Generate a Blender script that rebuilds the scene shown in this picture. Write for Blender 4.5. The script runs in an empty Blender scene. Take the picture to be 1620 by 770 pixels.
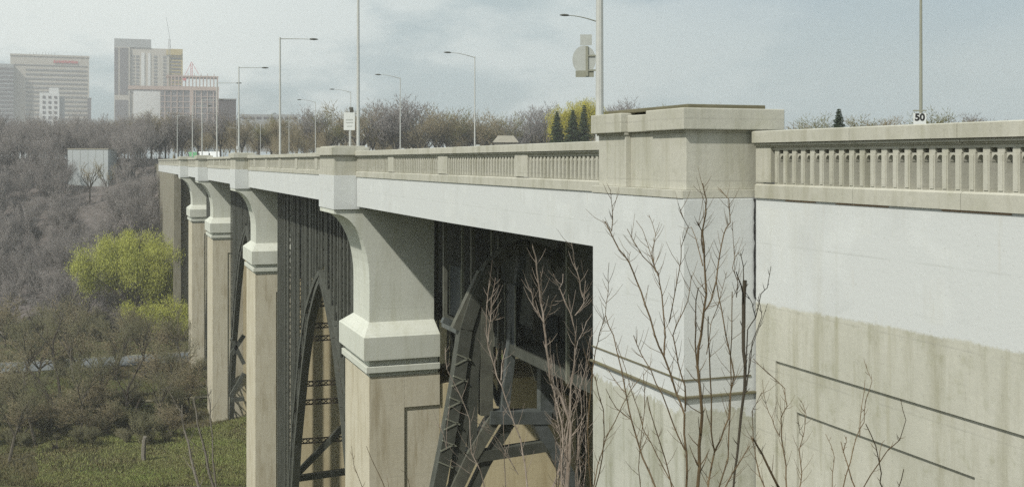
import bpy, math, random
import numpy as np
from mathutils import Vector, Matrix, noise as mnoise

SC = bpy.context.scene
COL = SC.collection
R = math.radians
random.seed(7)

# ------------------------------------------------------------------ camera, sky, sun, exposure
F = 1750.0; U0 = 810.0; V0 = 251.0; TH = R(20.2)
cs, sn = math.cos(TH), math.sin(TH)
cam_d = bpy.data.cameras.new('camera'); cam = bpy.data.objects.new('camera', cam_d); COL.objects.link(cam)
cam.rotation_euler = (R(90), 0, -TH)
cam_d.sensor_width = 36; cam_d.lens = F / 1620 * 36; cam_d.shift_y = -(385 - V0) / 1620
cam_d.clip_start = .1; cam_d.clip_end = 9000
SC.camera = cam

SUN = Vector((-1, -.58, 1.19)).normalized()
world = bpy.data.worlds.new('World'); SC.world = world; world.use_nodes = True
wt = world.node_tree; wn = wt.nodes; wl = wt.links
for n in list(wn): wn.remove(n)
def N(nt, t, **kw):
    n = nt.nodes.new(t)
    for k, v in kw.items(): setattr(n, k, v)
    return n
wo = N(wt, 'ShaderNodeOutputWorld'); bg = N(wt, 'ShaderNodeBackground'); bg.inputs[1].default_value = .1
sky = N(wt, 'ShaderNodeTexSky', sky_type='NISHITA', sun_disc=False)
sky.sun_elevation = math.asin(SUN.z); sky.sun_rotation = math.atan2(SUN.x, SUN.y)
sky.air_density = 1.0; sky.dust_density = 2.5; sky.ozone_density = 1.0
tc = N(wt, 'ShaderNodeTexCoord')
mp = N(wt, 'ShaderNodeMapping'); mp.inputs['Scale'].default_value = (1, 1, 2.6)
wl.new(tc.outputs['Generated'], mp.inputs[0])
def cloud(scale, lo, hi, det=9, loc=(0, 0, 0), rough=.55):
    m = N(wt, 'ShaderNodeMapping'); m.inputs['Location'].default_value = loc
    wl.new(mp.outputs[0], m.inputs[0])
    n = N(wt, 'ShaderNodeTexNoise'); n.inputs['Scale'].default_value = scale
    n.inputs['Detail'].default_value = det; n.inputs['Roughness'].default_value = rough
    wl.new(m.outputs[0], n.inputs['Vector'])
    r = N(wt, 'ShaderNodeMapRange'); r.interpolation_type = 'SMOOTHSTEP'
    r.inputs[1].default_value = lo; r.inputs[2].default_value = hi
    wl.new(n.outputs[0], r.inputs[0]); return r.outputs[0]
veil = cloud(2.2, .30, .62, 5, (3.1, 1.2, .4))
puff = cloud(4.2, .42, .56, 10, (.3, 2.7, .1))
def mix(a, b, fac, name=None):
    m = N(wt, 'ShaderNodeMix', data_type='RGBA')
    for s, v in ((m.inputs[0], fac), (m.inputs[6], a), (m.inputs[7], b)):
        if hasattr(v, 'links') or isinstance(v, bpy.types.NodeSocket): wl.new(v, s)
        else: s.default_value = v
    return m.outputs[2]
vm = N(wt, 'ShaderNodeMath', operation='MULTIPLY_ADD'); vm.inputs[1].default_value = .45; vm.inputs[2].default_value = .45
wl.new(veil, vm.inputs[0])
pm = N(wt, 'ShaderNodeMath', operation='MULTIPLY'); pm.inputs[1].default_value = .75
sxz = N(wt, 'ShaderNodeSeparateXYZ'); wl.new(tc.outputs['Generated'], sxz.inputs[0])
lf = N(wt, 'ShaderNodeMapRange'); lf.inputs[1].default_value = .62; lf.inputs[2].default_value = .05; lf.inputs[3].default_value = .12; lf.inputs[4].default_value = 1
wl.new(sxz.outputs[0], lf.inputs[0])
pm2 = N(wt, 'ShaderNodeMath', operation='MULTIPLY'); wl.new(puff, pm2.inputs[0]); wl.new(lf.outputs[0], pm2.inputs[1])
wl.new(pm2.outputs[0], pm.inputs[0])
c1 = mix(sky.outputs[0], (4.4, 5.45, 5.65, 1), vm.outputs[0])
c2 = mix(c1, (9.4, 9.8, 9.3, 1), pm.outputs[0])
wl.new(c2, bg.inputs[0]); wl.new(bg.outputs[0], wo.inputs[0])

sl = bpy.data.lights.new('sun', 'SUN'); so = bpy.data.objects.new('sun', sl); COL.objects.link(so)
sl.energy = 4.0; sl.angle = R(1.2); sl.color = (1, .965, .87)
so.rotation_euler = (-SUN).to_track_quat('-Z', 'Y').to_euler()
vs = SC.view_settings; SC.display_settings.display_device = 'sRGB'
vs.view_transform = 'Standard'; vs.look = 'None'; vs.gamma = 1; vs.use_curve_mapping = False
vs.exposure = 0
SC.cycles.use_denoising = False
SC.cycles.max_bounces = 5; SC.cycles.diffuse_bounces = 3; SC.cycles.volume_bounces = 1
SC.cycles.transparent_max_bounces = 6

# ------------------------------------------------------------------ helpers
def P(u, v, d):
    """a point d metres into the view whose direction was measured on the photograph"""
    r = (u - U0) / F
    return Vector((d * (sn + r * cs), d * (cs - r * sn), -(v - V0) / F * d))
def DEP(x, y): return x * sn + y * cs
def G(y): return 0.0 if y < 25 else -.09 - .0025 * (y - 28)      # the deck's slight fall

class MB:
    def __init__(s): s.v = []; s.f = []
    def add(s, vs, fs):
        o = len(s.v); s.v += [tuple(p) for p in vs]; s.f += [tuple(i + o for i in f) for f in fs]; return s
    def box(s, x0, x1, y0, y1, z0, z1, slope=0.0):
        a, b = z0, z1; k = slope * (y1 - y0)
        return s.add([(x0, y0, a), (x1, y0, a), (x1, y1, a + k), (x0, y1, a + k), (x0, y0, b), (x1, y0, b), (x1, y1, b + k), (x0, y1, b + k)],
                     [(0, 3, 2, 1), (4, 5, 6, 7), (0, 1, 5, 4), (1, 2, 6, 5), (2, 3, 7, 6), (3, 0, 4, 7)])
    def boxm(s, M, sx, sy, sz, slope=0):
        c = [(-1, -1, -1), (1, -1, -1), (1, 1, -1), (-1, 1, -1), (-1, -1, 1), (1, -1, 1), (1, 1, 1), (-1, 1, 1)]
        return s.add([M @ Vector((a * sx / 2, b * sy / 2, e * sz / 2)) for a, b, e in c],
                     [(0, 3, 2, 1), (4, 5, 6, 7), (0, 1, 5, 4), (1, 2, 6, 5), (2, 3, 7, 6), (3, 0, 4, 7)])
    def bar(s, a, b, w, h):
        a, b = Vector(a), Vector(b); d = b - a
        if d.length < 1e-5: return s
        q = d.to_track_quat('Z', 'Y'); M = Matrix.Translation((a + b) / 2) @ q.to_matrix().to_4x4()
        return s.boxm(M, w, h, d.length)
    def prism_y(s, prof, y0, y1):
        n = len(prof)
        vs = [(x, y0, z) for x, z in prof] + [(x, y1, z) for x, z in prof]
        fs = [tuple(range(n)), tuple(range(2 * n - 1, n - 1, -1))] + [(i, i + n, (i + 1) % n + n, (i + 1) % n) for i in range(n)]
        return s.add(vs, fs)
    def prism_y_s(s, prof, y0, y1, zf):
        n = len(prof)
        vs = [(x, y0, z + zf(y0)) for x, z in prof] + [(x, y1, z + zf(y1)) for x, z in prof]
        fs = [tuple(range(n)), tuple(range(2 * n - 1, n - 1, -1))] + [(i, i + n, (i + 1) % n + n, (i + 1) % n) for i in range(n)]
        return s.add(vs, fs)
    def tube(s, pts, rad, n=6, cap=True):
        pts = [Vector(p) for p in pts]; k = len(pts); vs = []; fs = []
        up = Vector((.3, .9, .2))
        for i, p in enumerate(pts):
            t = (pts[min(i + 1, k - 1)] - pts[max(i - 1, 0)])
            t = t.normalized() if t.length > 1e-9 else Vector((0, 0, 1))
            a = t.cross(up)
            a = a.normalized() if a.length > 1e-3 else t.cross(Vector((1, 0, 0))).normalized()
            b = t.cross(a)
            r = rad[i] if hasattr(rad, '__len__') else rad
            for j in range(n):
                an = 2 * math.pi * j / n
                vs.append(p + a * (math.cos(an) * r) + b * (math.sin(an) * r))
        for i in range(k - 1):
            for j in range(n):
                fs.append((i * n + j, i * n + (j + 1) % n, (i + 1) * n + (j + 1) % n, (i + 1) * n + j))
        if cap: fs += [tuple(range(n - 1, -1, -1)), tuple((k - 1) * n + j for j in range(n))]
        return s.add(vs, fs)
    def build(s, name, m, parent=None, bevel=0, smooth=False):
        me = bpy.data.meshes.new(name); me.from_pydata(s.v, [], s.f); me.update()
        o = bpy.data.objects.new(name, me); COL.objects.link(o)
        if m: me.materials.append(m)
        if parent: o.parent = parent
        if bevel:
            b = o.modifiers.new('bevel', 'BEVEL'); b.width = bevel; b.segments = 2; b.limit_method = 'ANGLE'
        if smooth:
            for p in me.polygons: p.use_smooth = True
        return o

def npmesh(name, V, Fc, m, parent=None):
    """V (n,3), Fc (m,3) or (m,4)"""
    me = bpy.data.meshes.new(name); k = Fc.shape[1]
    me.vertices.add(len(V)); me.vertices.foreach_set('co', V.astype(np.float32).ravel())
    me.loops.add(Fc.size); me.loops.foreach_set('vertex_index', Fc.astype(np.int32).ravel())
    me.polygons.add(len(Fc)); me.polygons.foreach_set('loop_start', np.arange(0, Fc.size, k, dtype=np.int32))
    me.update(calc_edges=True); me.validate()
    if m: me.materials.append(m)
    o = bpy.data.objects.new(name, me); COL.objects.link(o)
    if parent: o.parent = parent
    return o

def tag(o, label=None, cat=None, group=None, kind=None):
    for k, v in (('label', label), ('category', cat), ('group', group), ('kind', kind)):
        if v: o[k] = v
    return o
def thing(name, label, cat, loc=(0, 0, 0), group=None):
    o = bpy.data.objects.new(name, None); COL.objects.link(o); o.location = loc; o.empty_display_size = .3
    return tag(o, label, cat, group)
def copy_tree(o, loc=None, label=None, rot=None, scale=None):
    c = o.copy(); COL.objects.link(c)
    if loc is not None: c.location = loc
    if rot is not None: c.rotation_euler = (0, 0, rot)
    if scale is not None: c.scale = (scale, scale, scale) if not hasattr(scale, '__len__') else scale
    if label: c['label'] = label
    for ch in list(o.children):
        d = ch.copy(); COL.objects.link(d); d.parent = c
        for g in list(ch.children):
            e = g.copy(); COL.objects.link(e); e.parent = d
    return c

# ------------------------------------------------------------------ materials
def base_mat(name, rough=.85, spec=.25, metal=0):
    m = bpy.data.materials.new(name); m.use_nodes = True; nt = m.node_tree
    b = nt.nodes['Principled BSDF']; b.inputs['Roughness'].default_value = rough
    b.inputs['Specular IOR Level'].default_value = spec; b.inputs['Metallic'].default_value = metal
    return m, nt, b
def nz(nt, vec, scale, det=5, rough=.6, lo=.35, hi=.65):
    n = N(nt, 'ShaderNodeTexNoise'); n.inputs['Scale'].default_value = scale; n.inputs['Detail'].default_value = det
    n.inputs['Roughness'].default_value = rough; nt.links.new(vec, n.inputs['Vector'])
    r = N(nt, 'ShaderNodeMapRange'); r.inputs[1].default_value = lo; r.inputs[2].default_value = hi
    nt.links.new(n.outputs[0], r.inputs[0]); return r.outputs[0]
def cmix(nt, a, b, fac, mode='MIX'):
    m = N(nt, 'ShaderNodeMix', data_type='RGBA', blend_type=mode)
    for s, v in ((m.inputs[0], fac), (m.inputs[6], a), (m.inputs[7], b)):
        if isinstance(v, bpy.types.NodeSocket): nt.links.new(v, s)
        elif isinstance(v, (int, float)): s.default_value = v
        else: s.default_value = (*v, 1)
    return m.outputs[2]
def pos(nt, scale=(1, 1, 1), loc=(0, 0, 0)):
    g = N(nt, 'ShaderNodeNewGeometry'); mm = N(nt, 'ShaderNodeMapping')
    mm.inputs['Scale'].default_value = scale; mm.inputs['Location'].default_value = loc
    nt.links.new(g.outputs['Position'], mm.inputs[0]); return mm.outputs[0], g.outputs['Position']
def mth(nt, op, a, b=None, c=None, clamp=False):
    m = N(nt, 'ShaderNodeMath', operation=op); m.use_clamp = clamp
    for s, v in zip(m.inputs, (a, b, c)):
        if v is None: continue
        if isinstance(v, bpy.types.NodeSocket): nt.links.new(v, s)
        else: s.default_value = v
    return m.outputs[0]
def bump(nt, b, h, st=.3, dist=.02):
    bn = N(nt, 'ShaderNodeBump'); bn.inputs['Strength'].default_value = st; bn.inputs['Distance'].default_value = dist
    nt.links.new(h, bn.inputs['Height']); nt.links.new(bn.outputs[0], b.inputs['Normal'])

def concrete(name, col, dark, stain=(.13, .12, .08), s_amt=.5, paint=None, paint_z=None, zslope=0, wob=.25, moss=0.0):
    m, nt, b = base_mat(name, .9, .15)
    p1, praw = pos(nt)
    pst, _ = pos(nt, (1, 1, .13), (3, 7, 0))
    pst2, _ = pos(nt, (3.5, 3.5, .25), (1, 2, 5))
    a = nz(nt, p1, .55, 6, .6, .3, .7)
    f = nz(nt, p1, 9, 7, .7, .3, .72)
    c = cmix(nt, col, dark, a)
    c = cmix(nt, c, tuple(k * .72 for k in col), mth(nt, 'MULTIPLY', f, .55))
    st = nz(nt, pst, 1.9, 6, .65, .5, .72)
    st2 = nz(nt, pst2, 1.6, 5, .6, .55, .75)
    c = cmix(nt, c, stain, mth(nt, 'MULTIPLY', st, s_amt))
    c = cmix(nt, c, tuple(k * 1.15 for k in stain), mth(nt, 'MULTIPLY', st2, s_amt * .8))
    sz = N(nt, 'ShaderNodeSeparateXYZ'); nt.links.new(praw, sz.inputs[0])
    def lift(period, off, wdt, amt):
        fz = mth(nt, 'FRACT', mth(nt, 'ADD', mth(nt, 'DIVIDE', sz.outputs[2], period), off))
        ln = N(nt, 'ShaderNodeMapRange'); ln.inputs[1].default_value = wdt; ln.inputs[2].default_value = 0
        nt.links.new(fz, ln.inputs[0]); return mth(nt, 'MULTIPLY', mth(nt, 'MULTIPLY', ln.outputs[0], nz(nt, p1, 1.3, 4, .6, .35, .6)), amt)
    l1 = lift(1.31, .37, .035, .42); l2 = lift(.33, .1, .06, .13)
    pits = N(nt, 'ShaderNodeTexVoronoi'); pits.inputs['Scale'].default_value = 6; nt.links.new(p1, pits.inputs['Vector'])
    pt = N(nt, 'ShaderNodeMapRange'); pt.inputs[1].default_value = .11; pt.inputs[2].default_value = .05; nt.links.new(pits.outputs['Distance'], pt.inputs[0])
    c = cmix(nt, c, tuple(k * .45 for k in col), mth(nt, 'MULTIPLY', pt.outputs[0], .45))
    c = cmix(nt, c, tuple(k * .5 for k in col), l1); c = cmix(nt, c, tuple(k * .5 for k in col), l2)
    if moss: c = cmix(nt, c, (.17, .17, .05), mth(nt, 'MULTIPLY', nz(nt, p1, 2.2, 6, .7, .55, .7), moss))
    if paint:
        sep = N(nt, 'ShaderNodeSeparateXYZ'); nt.links.new(praw, sep.inputs[0])
        w = nz(nt, p1, 1.5, 8, .7, .2, .8)
        zz = mth(nt, 'ADD', sep.outputs[2], mth(nt, 'MULTIPLY', w, wob))
        zz = mth(nt, 'ADD', zz, mth(nt, 'MULTIPLY', sep.outputs[1], zslope))
        pdr, _ = pos(nt, (1, 1, .12), (9, 2, 0))
        zz = mth(nt, 'ADD', zz, mth(nt, 'MULTIPLY', nz(nt, pdr, 7, 4, .6, .45, .8), wob * .35))
        zz = mth(nt, 'ADD', zz, mth(nt, 'MULTIPLY', nz(nt, p1, 22, 5, .8, .3, .7), .05))
        fac = N(nt, 'ShaderNodeMapRange'); fac.inputs[1].default_value = paint_z; fac.inputs[2].default_value = paint_z + .05
        nt.links.new(zz, fac.inputs[0])
        pa = nz(nt, p1, .8, 6, .6, .35, .75); pb = nz(nt, p1, 16, 5, .7, .45, .8)
        pc = cmix(nt, paint, tuple(k * .86 for k in paint), pa)
        pc = cmix(nt, pc, tuple(k * .8 for k in paint), mth(nt, 'MULTIPLY', pb, .35))
        pc = cmix(nt, pc, (.5, .5, .44), mth(nt, 'MULTIPLY', st, .22))
        pc = cmix(nt, pc, (.42, .42, .38), mth(nt, 'MULTIPLY', st2, .2))
        pc = cmix(nt, pc, tuple(k * .93 for k in paint), nz(nt, pos(nt, (1, .35, 1), (4, 4, 4))[0], .9, 1, .3, .49, .51))
        pc = cmix(nt, pc, (.33, .33, .29), mth(nt, 'MULTIPLY', pt.outputs[0], .35)); pc = cmix(nt, pc, (.36, .37, .35), l1); pc = cmix(nt, pc, (.36, .37, .35), l2)
        pc = cmix(nt, pc, (.42, .36, .25), mth(nt, 'MULTIPLY', nz(nt, pos(nt, (2, 2, .2), (1, 5, 8))[0], 1.7, 6, .7, .6, .78), .35))
        c = cmix(nt, c, pc, fac.outputs[0])
    nt.links.new(c, b.inputs['Base Color'])
    bump(nt, b, f, .25, .01)
    return m
def plain(name, col, rough=.7, var=.25, sc=3, spec=.3, metal=0, col2=None, obj=False):
    m, nt, b = base_mat(name, rough, spec, metal)
    if obj:
        t = N(nt, 'ShaderNodeTexCoord'); p1 = t.outputs['Object']
    else: p1, _ = pos(nt)
    c = cmix(nt, col, col2 or tuple(k * (1 - var) for k in col), nz(nt, p1, sc, 5, .65, .3, .7))
    c = cmix(nt, c, tuple(k * (1 - var) for k in col), mth(nt, 'MULTIPLY', nz(nt, p1, sc * 9, 4, .6, .4, .8), .5))
    nt.links.new(c, b.inputs['Base Color']); return m

WHITE = (.60, .622, .622)
M = {}
M['paint'] = concrete('white_painted_concrete', (.5, .49, .42), (.42, .41, .34), s_amt=.3, paint=WHITE, paint_z=-99)
M['stone'] = concrete('grey_parapet_concrete', (.53, .52, .46), (.42, .415, .35), stain=(.24, .23, .16), s_amt=.5, moss=.12)
M['stone_mossy'] = concrete('mossy_ledge_concrete', (.19, .175, .12), (.12, .115, .075), s_amt=.6, moss=.5)
M['wall'] = concrete('stained_wall_concrete', (.55, .545, .48), (.43, .43, .365), stain=(.27, .26, .18), s_amt=.6, paint=WHITE, paint_z=-2.62, zslope=.018, wob=.12, moss=.25)
M['pier_big'] = concrete('abutment_pier_concrete', (.54, .54, .48), (.4, .41, .35), stain=(.21, .21, .14), s_amt=.65, paint=WHITE, paint_z=-5.0, wob=.55, moss=.35)
M['shaft'] = concrete('buff_pier_concrete', (.60, .565, .46), (.52, .48, .37), stain=(.25, .2, .11), s_amt=.55)
M['upper'] = concrete('pale_pier_concrete', (.64, .66, .60), (.55, .57, .51), stain=(.38, .38, .28), s_amt=.35)
M['cross'] = concrete('tan_cross_wall_concrete', (.68, .60, .41), (.58, .50, .33), stain=(.32, .25, .13), s_amt=.4)
M['far_wall'] = concrete('far_abutment_concrete', (.3, .28, .22), (.22, .21, .17), s_amt=.6)
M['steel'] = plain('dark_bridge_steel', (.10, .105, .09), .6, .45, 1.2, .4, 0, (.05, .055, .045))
M['rust_steel'] = plain('rusty_brown_steel', (.085, .07, .05), .8, .4, 3)
M['steel_mid'] = plain('grey_green_steel', (.15, .155, .125), .6, .4, 1.5, .4, 0, (.07, .07, .06))
M['steel_pale'] = plain('weathered_grey_steel', (.13, .145, .15), .55, .4, 1.5, .4, 0, (.06, .07, .06))
M['steel_slim'] = plain('pale_steel_post', (.24, .25, .2), .6, .3, 2)
M['panel'] = plain('dull_metal_panel', (.1, .115, .125), .45, .3, 2)
M['rust'] = plain('rust_stain', (.36, .24, .15), .9, .35, 3)
M['pole'] = plain('galvanised_pole', (.50, .51, .49), .5, .15, 4, .4)
M['pole_grey'] = plain('grey_pole', (.27, .275, .22), .6, .2, 4, .4)
M['lamp'] = plain('lamp_housing', (.1, .1, .085), .5, .2, 5)
M['sign_back'] = plain('sign_back_metal', (.42, .44, .42), .5, .15, 5, .4)
M['sign_white'] = plain('sign_white', (.6, .62, .61), .5, .05, 5)
M['sign_ink'] = plain('sign_ink', (.02, .02, .02), .6, .1, 5)
M['asphalt'] = plain('asphalt', (.055, .055, .055), .9, .2, 6)
M['road_old'] = plain('valley_road_asphalt', (.15, .165, .175), .9, .15, .3)
M['pave'] = plain('sidewalk_concrete', (.4, .39, .36), .9, .15, 2)
M['bark'] = plain('bark', (.085, .075, .06), .95, .4, 5, .1, 0, (.05, .042, .035), True)
M['bark_mid'] = plain('grey_bark', (.15, .135, .11), .95, .4, 5, .1, 0, (.08, .07, .055), True)
M['bark_pale'] = plain('pale_bark', (.25, .235, .2), .95, .3, 5, .1, 0, (.15, .13, .11), True)
M['twig'] = plain('bare_twigs', (.225, .208, .20), .95, .3, .12, .1, 0, (.15, .138, .132))
M['scrub'] = plain('scrub_twigs', (.17, .155, .10), .95, .4, .12, .1, 0, (.10, .105, .055))
M['twig_brown'] = plain('brown_twigs', (.24, .20, .13), .95, .3, .15, .1, 0, (.16, .14, .085))
M['willow'] = plain('willow_leaves', (.43, .44, .10), .8, .25, .2, .2, 0, (.33, .36, .08))
M['yellow'] = plain('yellow_blossom', (.45, .40, .05), .8, .2, .4, .2, 0, (.33, .32, .05))
M['needle'] = plain('dark_needles', (.03, .05, .022), .8, .3, 1, .2, 0, (.05, .07, .035))
M['budding'] = plain('budding_leaves', (.17, .165, .06), .9, .3, .4, .1, 0, (.13, .12, .06))
M['stem'] = plain('sapling_bark', (.16, .115, .065), .8, .4, 14, .2, 0, (.09, .065, .04))
M['stem_pale'] = plain('pale_sapling_bark', (.33, .28, .24), .8, .3, 10, .2, 0, (.17, .13, .10))
M['vine'] = plain('dark_vine_bark', (.06, .05, .035), .9, .4, 10)

# ------------------------------------------------------------------ terrain
def sst(a, b, x):
    t = min(1, max(0, (x - a) / (b - a))); return t * t * (3 - 2 * t)
def hgt(x, y, nzs=True):
    s = y - max(0, (x - 37)) * 2.5
    near = -2.6 - .30 * max(s, 0)
    if s > 90: near = -29.6 - .22 * (s - 90)
    near = max(near, -35.0)
    if s < 0: near = -2.6 + min(1.4, -s * .05)
    w = 14 * mnoise.noise(Vector((x * .012, 3.3, 0))) if nzs else 0
    far = -35 + 34.5 * sst(236, 335, y + w) if x < 60 else -35 + 34.5 * sst(236, 335, y + w + (x - 60) * .15)
    h = max(near, far)
    if nzs:
        h += .9 * mnoise.noise(Vector((x * .06, y * .06, 1))) * (1 if y > 95 else .3) + .18 * mnoise.noise(Vector((x * .4, y * .4, 4)))
        h += 2.5 * sst(140, 190, y) * (1 - sst(215, 240, y)) * 0
    # road and trail benches, flat
    for yc, wd, z in ((202, 6.5, -34.9), (168, 1.8, -35.0)):
        k = 1 - sst(wd, wd + 4, abs(y - yc - .0 * x))
        h = h * (1 - k) + z * k
    return h
xs = np.concatenate([np.linspace(-900, -80, 14), np.arange(-74, 110, 2.0), np.linspace(116, 300, 22), np.linspace(340, 1500, 12)])
ys = np.concatenate([np.linspace(-300, -10, 10), np.arange(-6, 110, 3.0), np.arange(110, 350, 2.0), np.linspace(356, 600, 20), np.linspace(680, 1700, 12)])
gv = []; gf = []
for y in ys:
    for x in xs: gv.append((x, y, hgt(x, y) if not (13.2 < x < 36 and y < 24) else min(hgt(x, y), -3)))
nx = len(xs)
for j in range(len(ys) - 1):
    for i in range(nx - 1):
        a = j * nx + i; gf.append((a, a + 1, a + nx + 1, a + nx))
m, nt, b = base_mat('valley_ground', .98, .05)
p1, praw = pos(nt)
c = cmix(nt, (.13, .115, .075), (.085, .085, .045), nz(nt, p1, .25, 7, .7, .35, .65))
c = cmix(nt, c, (.10, .085, .055), nz(nt, p1, 1.6, 8, .75, .45, .7))
c = cmix(nt, c, (.11, .14, .045), mth(nt, 'MULTIPLY', nz(nt, p1, .09, 5, .6, .42, .6), .8))
c = cmix(nt, c, (.11, .065, .045), mth(nt, 'MULTIPLY', nz(nt, p1, .16, 6, .7, .52, .66), .6))
sepg = N(nt, 'ShaderNodeSeparateXYZ'); nt.links.new(praw, sepg.inputs[0])
rr_ = N(nt, 'ShaderNodeMapRange'); rr_.inputs[1].default_value = 222; rr_.inputs[2].default_value = 250; nt.links.new(sepg.outputs[1], rr_.inputs[0])
c = cmix(nt, c, cmix(nt, (.20, .18, .175), (.13, .115, .105), nz(nt, p1, .5, 8, .7, .35, .65)), rr_.outputs[0])
nt.links.new(c, b.inputs['Base Color']); bump(nt, b, nz(nt, p1, 2, 8, .7, .2, .8), .8, .3)
g = MB(); g.add(gv, gf); gr = g.build('ground', m, smooth=True); tag(gr, kind='structure')

# roads of the valley
def strip(name, yc, hw, z, mat, x0=-400, x1=400):
    q = MB(); xsn = np.linspace(x0, x1, 60)
    for a, bb in zip(xsn[:-1], xsn[1:]): q.add([(a, yc - hw, z), (bb, yc - hw, z), (bb, yc + hw, z), (a, yc + hw, z)], [(0, 1, 2, 3)])
    return tag(q.build(name, mat), kind='structure')
strip('valley_road', 202, 4.6, -34.78, M['road_old'])
strip('kerb', 206.8, .15, -34.70, M['pave'])
strip('trail', 168, .7, -34.9, plain('trail_gravel', (.2, .18, .12), .95, .2, 1))

# ------------------------------------------------------------------ balustrade
def cap_profile(zt, w=.62):
    # x measured inward from the wall plane at 13
    return [(12.88, zt - .25), (12.88, zt - .02), (12.93, zt), (13.40, zt), (13.45, zt - .02), (13.45, zt - .25), (13.38, zt - .25),
            (13.38, zt - .345), (12.99, zt - .345), (12.99, zt - .315), (12.935, zt - .31), (12.935, zt - .27), (12.96, zt - .25)]
def bal_pitch_mesh():
    """one bay-wide baluster: square post with a shouldered head, at local origin (x from wall plane, y centre, z 0 = opening bottom)"""
    q = MB(); H = .69
    q.box(.06, .30, -.078, .078, -.003, H)
    return q
HEAD_H = .11
def balustrade(name, label, y0, y1, zf, posts, fine=True, x=13.0, group='balustrades of the bridge', joints=(), left_grade=False):
    t = thing(name, label, 'balustrade', (0, 0, 0), group)
    step = 3.0
    # coping in lengths with fine joints
    cop = MB(); y = y0; Ls = []
    while y < y1 - .01:
        e = min(y + 2.75, y1)
        if y1 - e < .7: e = y1
        Ls.append((y, e)); y = e
    pl = MB(); hd = MB()
    for a, e in Ls:
        g_ = .006
        cop.prism_y_s([(px + x - 13, pz) for px, pz in cap_profile(.583)], a + g_, e - g_, zf)
        pl.prism_y_s([(x - .045, -.83), (x - .045, -.56), (x + 0.0, -.53), (x + .40, -.53), (x + .40, -.83)], a + g_, e - g_, zf)
        hd.prism_y_s([(x + .03, .175), (x + .03, .245), (x + .36, .245), (x + .36, .175)], a, e, zf)
    cop.build('coping', M['stone'], t)
    pl.build('plinth', M['stone'], t)
    hd.build('head_band', M['stone'], t)
    segs = []
    cur = y0
    for pa, pb in sorted(posts): segs.append((cur, pa)); cur = pb
    segs.append((cur, y1))
    pitch = .305
    # posts
    for pa, pb in posts:
        q = MB(); q.box(x - .02, x + .40, pa, pb, -.50 + zf(pa), .24 + zf(pa)); q.build('post', M['stone'], t, .008)
        q = MB(); q.box(x - .03, x + .42, pa + .05, pb - .05, -.528 + zf(pa), -.502 + zf(pa)); q.build('post_shadow_gap', M['steel'], t) if False else None
    if fine:
        bm_ = MB(); bm_.box(.03, .33, -.068, .068, -.534, .10)
        # slim side fillets that give each post its moulded edge
        bm_.box(.015, .03, -.045, .045, -.50, .06)
        me = None
        # arched head: plate with pointed arch between two balusters
        am = MB(); w = pitch / 2
        arch = [(-w, .176), (-w, -.05)]
        op = .078
        prof = [(-op, -.05)]
        for k in range(1, 9):
            an = math.pi * k / 9
            prof.append((-op * math.cos(an), -.05 + .115 * math.sin(an)))
        prof.append((op, -.05))
        # build as quads between arch curve and top
        for xa, xb in ((.07, .31),):
            top = [(yy, .10) for yy, zz in prof]
            vs_ = [(xa, yy, zz) for yy, zz in prof] + [(xa, yy, .10) for yy, zz in prof] + [(xb, yy, zz) for yy, zz in prof] + [(xb, yy, .10) for yy, zz in prof]
            n = len(prof); fs_ = []
            for k in range(n - 1):
                fs_.append((k, k + 1, n + k + 1, n + k)); fs_.append((2 * n + k, 3 * n + k, 3 * n + k + 1, 2 * n + k + 1))
                fs_.append((k, 2 * n + k, 2 * n + k + 1, k + 1)); fs_.append((n + k, n + k + 1, 3 * n + k + 1, 3 * n + k))
            am.add(vs_, fs_)
        bmesh_o = None
        count = 0
        for a, e in segs:
            n = int((e - a) / pitch)
            if n < 1: continue
            off = (e - a - n * pitch) / 2
            # end fillers and individual bars
            for k in range(n + 1):
                yc = a + off + k * pitch
                if yc - a < .05 or e - yc < .05: pass
                if bmesh_o is None:
                    o = bm_.build('baluster', M['stone'], t); bmesh_o = o.data
                else:
                    o = bpy.data.objects.new('baluster', bmesh_o); COL.objects.link(o); o.parent = t
                o.location = (x, yc, zf(yc)); count += 1
        # arched heads between the balusters
        amd = None
        for a, e in segs:
            n = int((e - a) / pitch)
            if n < 1: continue
            off = (e - a - n * pitch) / 2
            for k in range(n):
                yc = a + off + (k + .5) * pitch
                if amd is None: o = am.build('arched_head', M['stone'], t); amd = o.data
                else: o = bpy.data.objects.new('arched_head', amd); COL.objects.link(o); o.parent = t
                o.location = (x, yc, zf(yc))
    else:
        q = MB()
        for a, e in segs:
            n = int((e - a) / pitch)
            if n < 1: continue
            off = (e - a - n * pitch) / 2
            for k in range(n + 1):
                yc = a + off + k * pitch
                q.box(x + .03, x + .33, yc - .07, yc + .07, -.534 + zf(yc), .10 + zf(yc))
            q.box(x + .07, x + .25, a, e, -.02 + zf((a + e) / 2), .12 + zf((a + e) / 2))
        o = q.build('balusters', M['stone'], t); o['kind'] = 'stuff'
    # small dentil strip between baluster tops and head band
    dn = MB()
    for a, e in segs:
        n = int((e - a) / pitch)
        if n < 1: continue
        off = (e - a - n * pitch) / 2
        for k in range(n + 1):
            yc = a + off + k * pitch; dn.box(x + .035, x + .34, yc - .075, yc + .075, .10 + zf(yc), .176 + zf(yc))
        dn.box(x + .26, x + .35, a, e, .10 + zf((a + e) / 2), .174 + zf((a + e) / 2))
    dn.build('dentil_band', M['stone'], t)
    return t
Z0 = lambda y: 0.0
balustrade('balustrade', 'grey arched balustrade above the white abutment wall, right of the big pillar', 6.0, 20.28, Z0, [(19.72, 20.28)])
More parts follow.
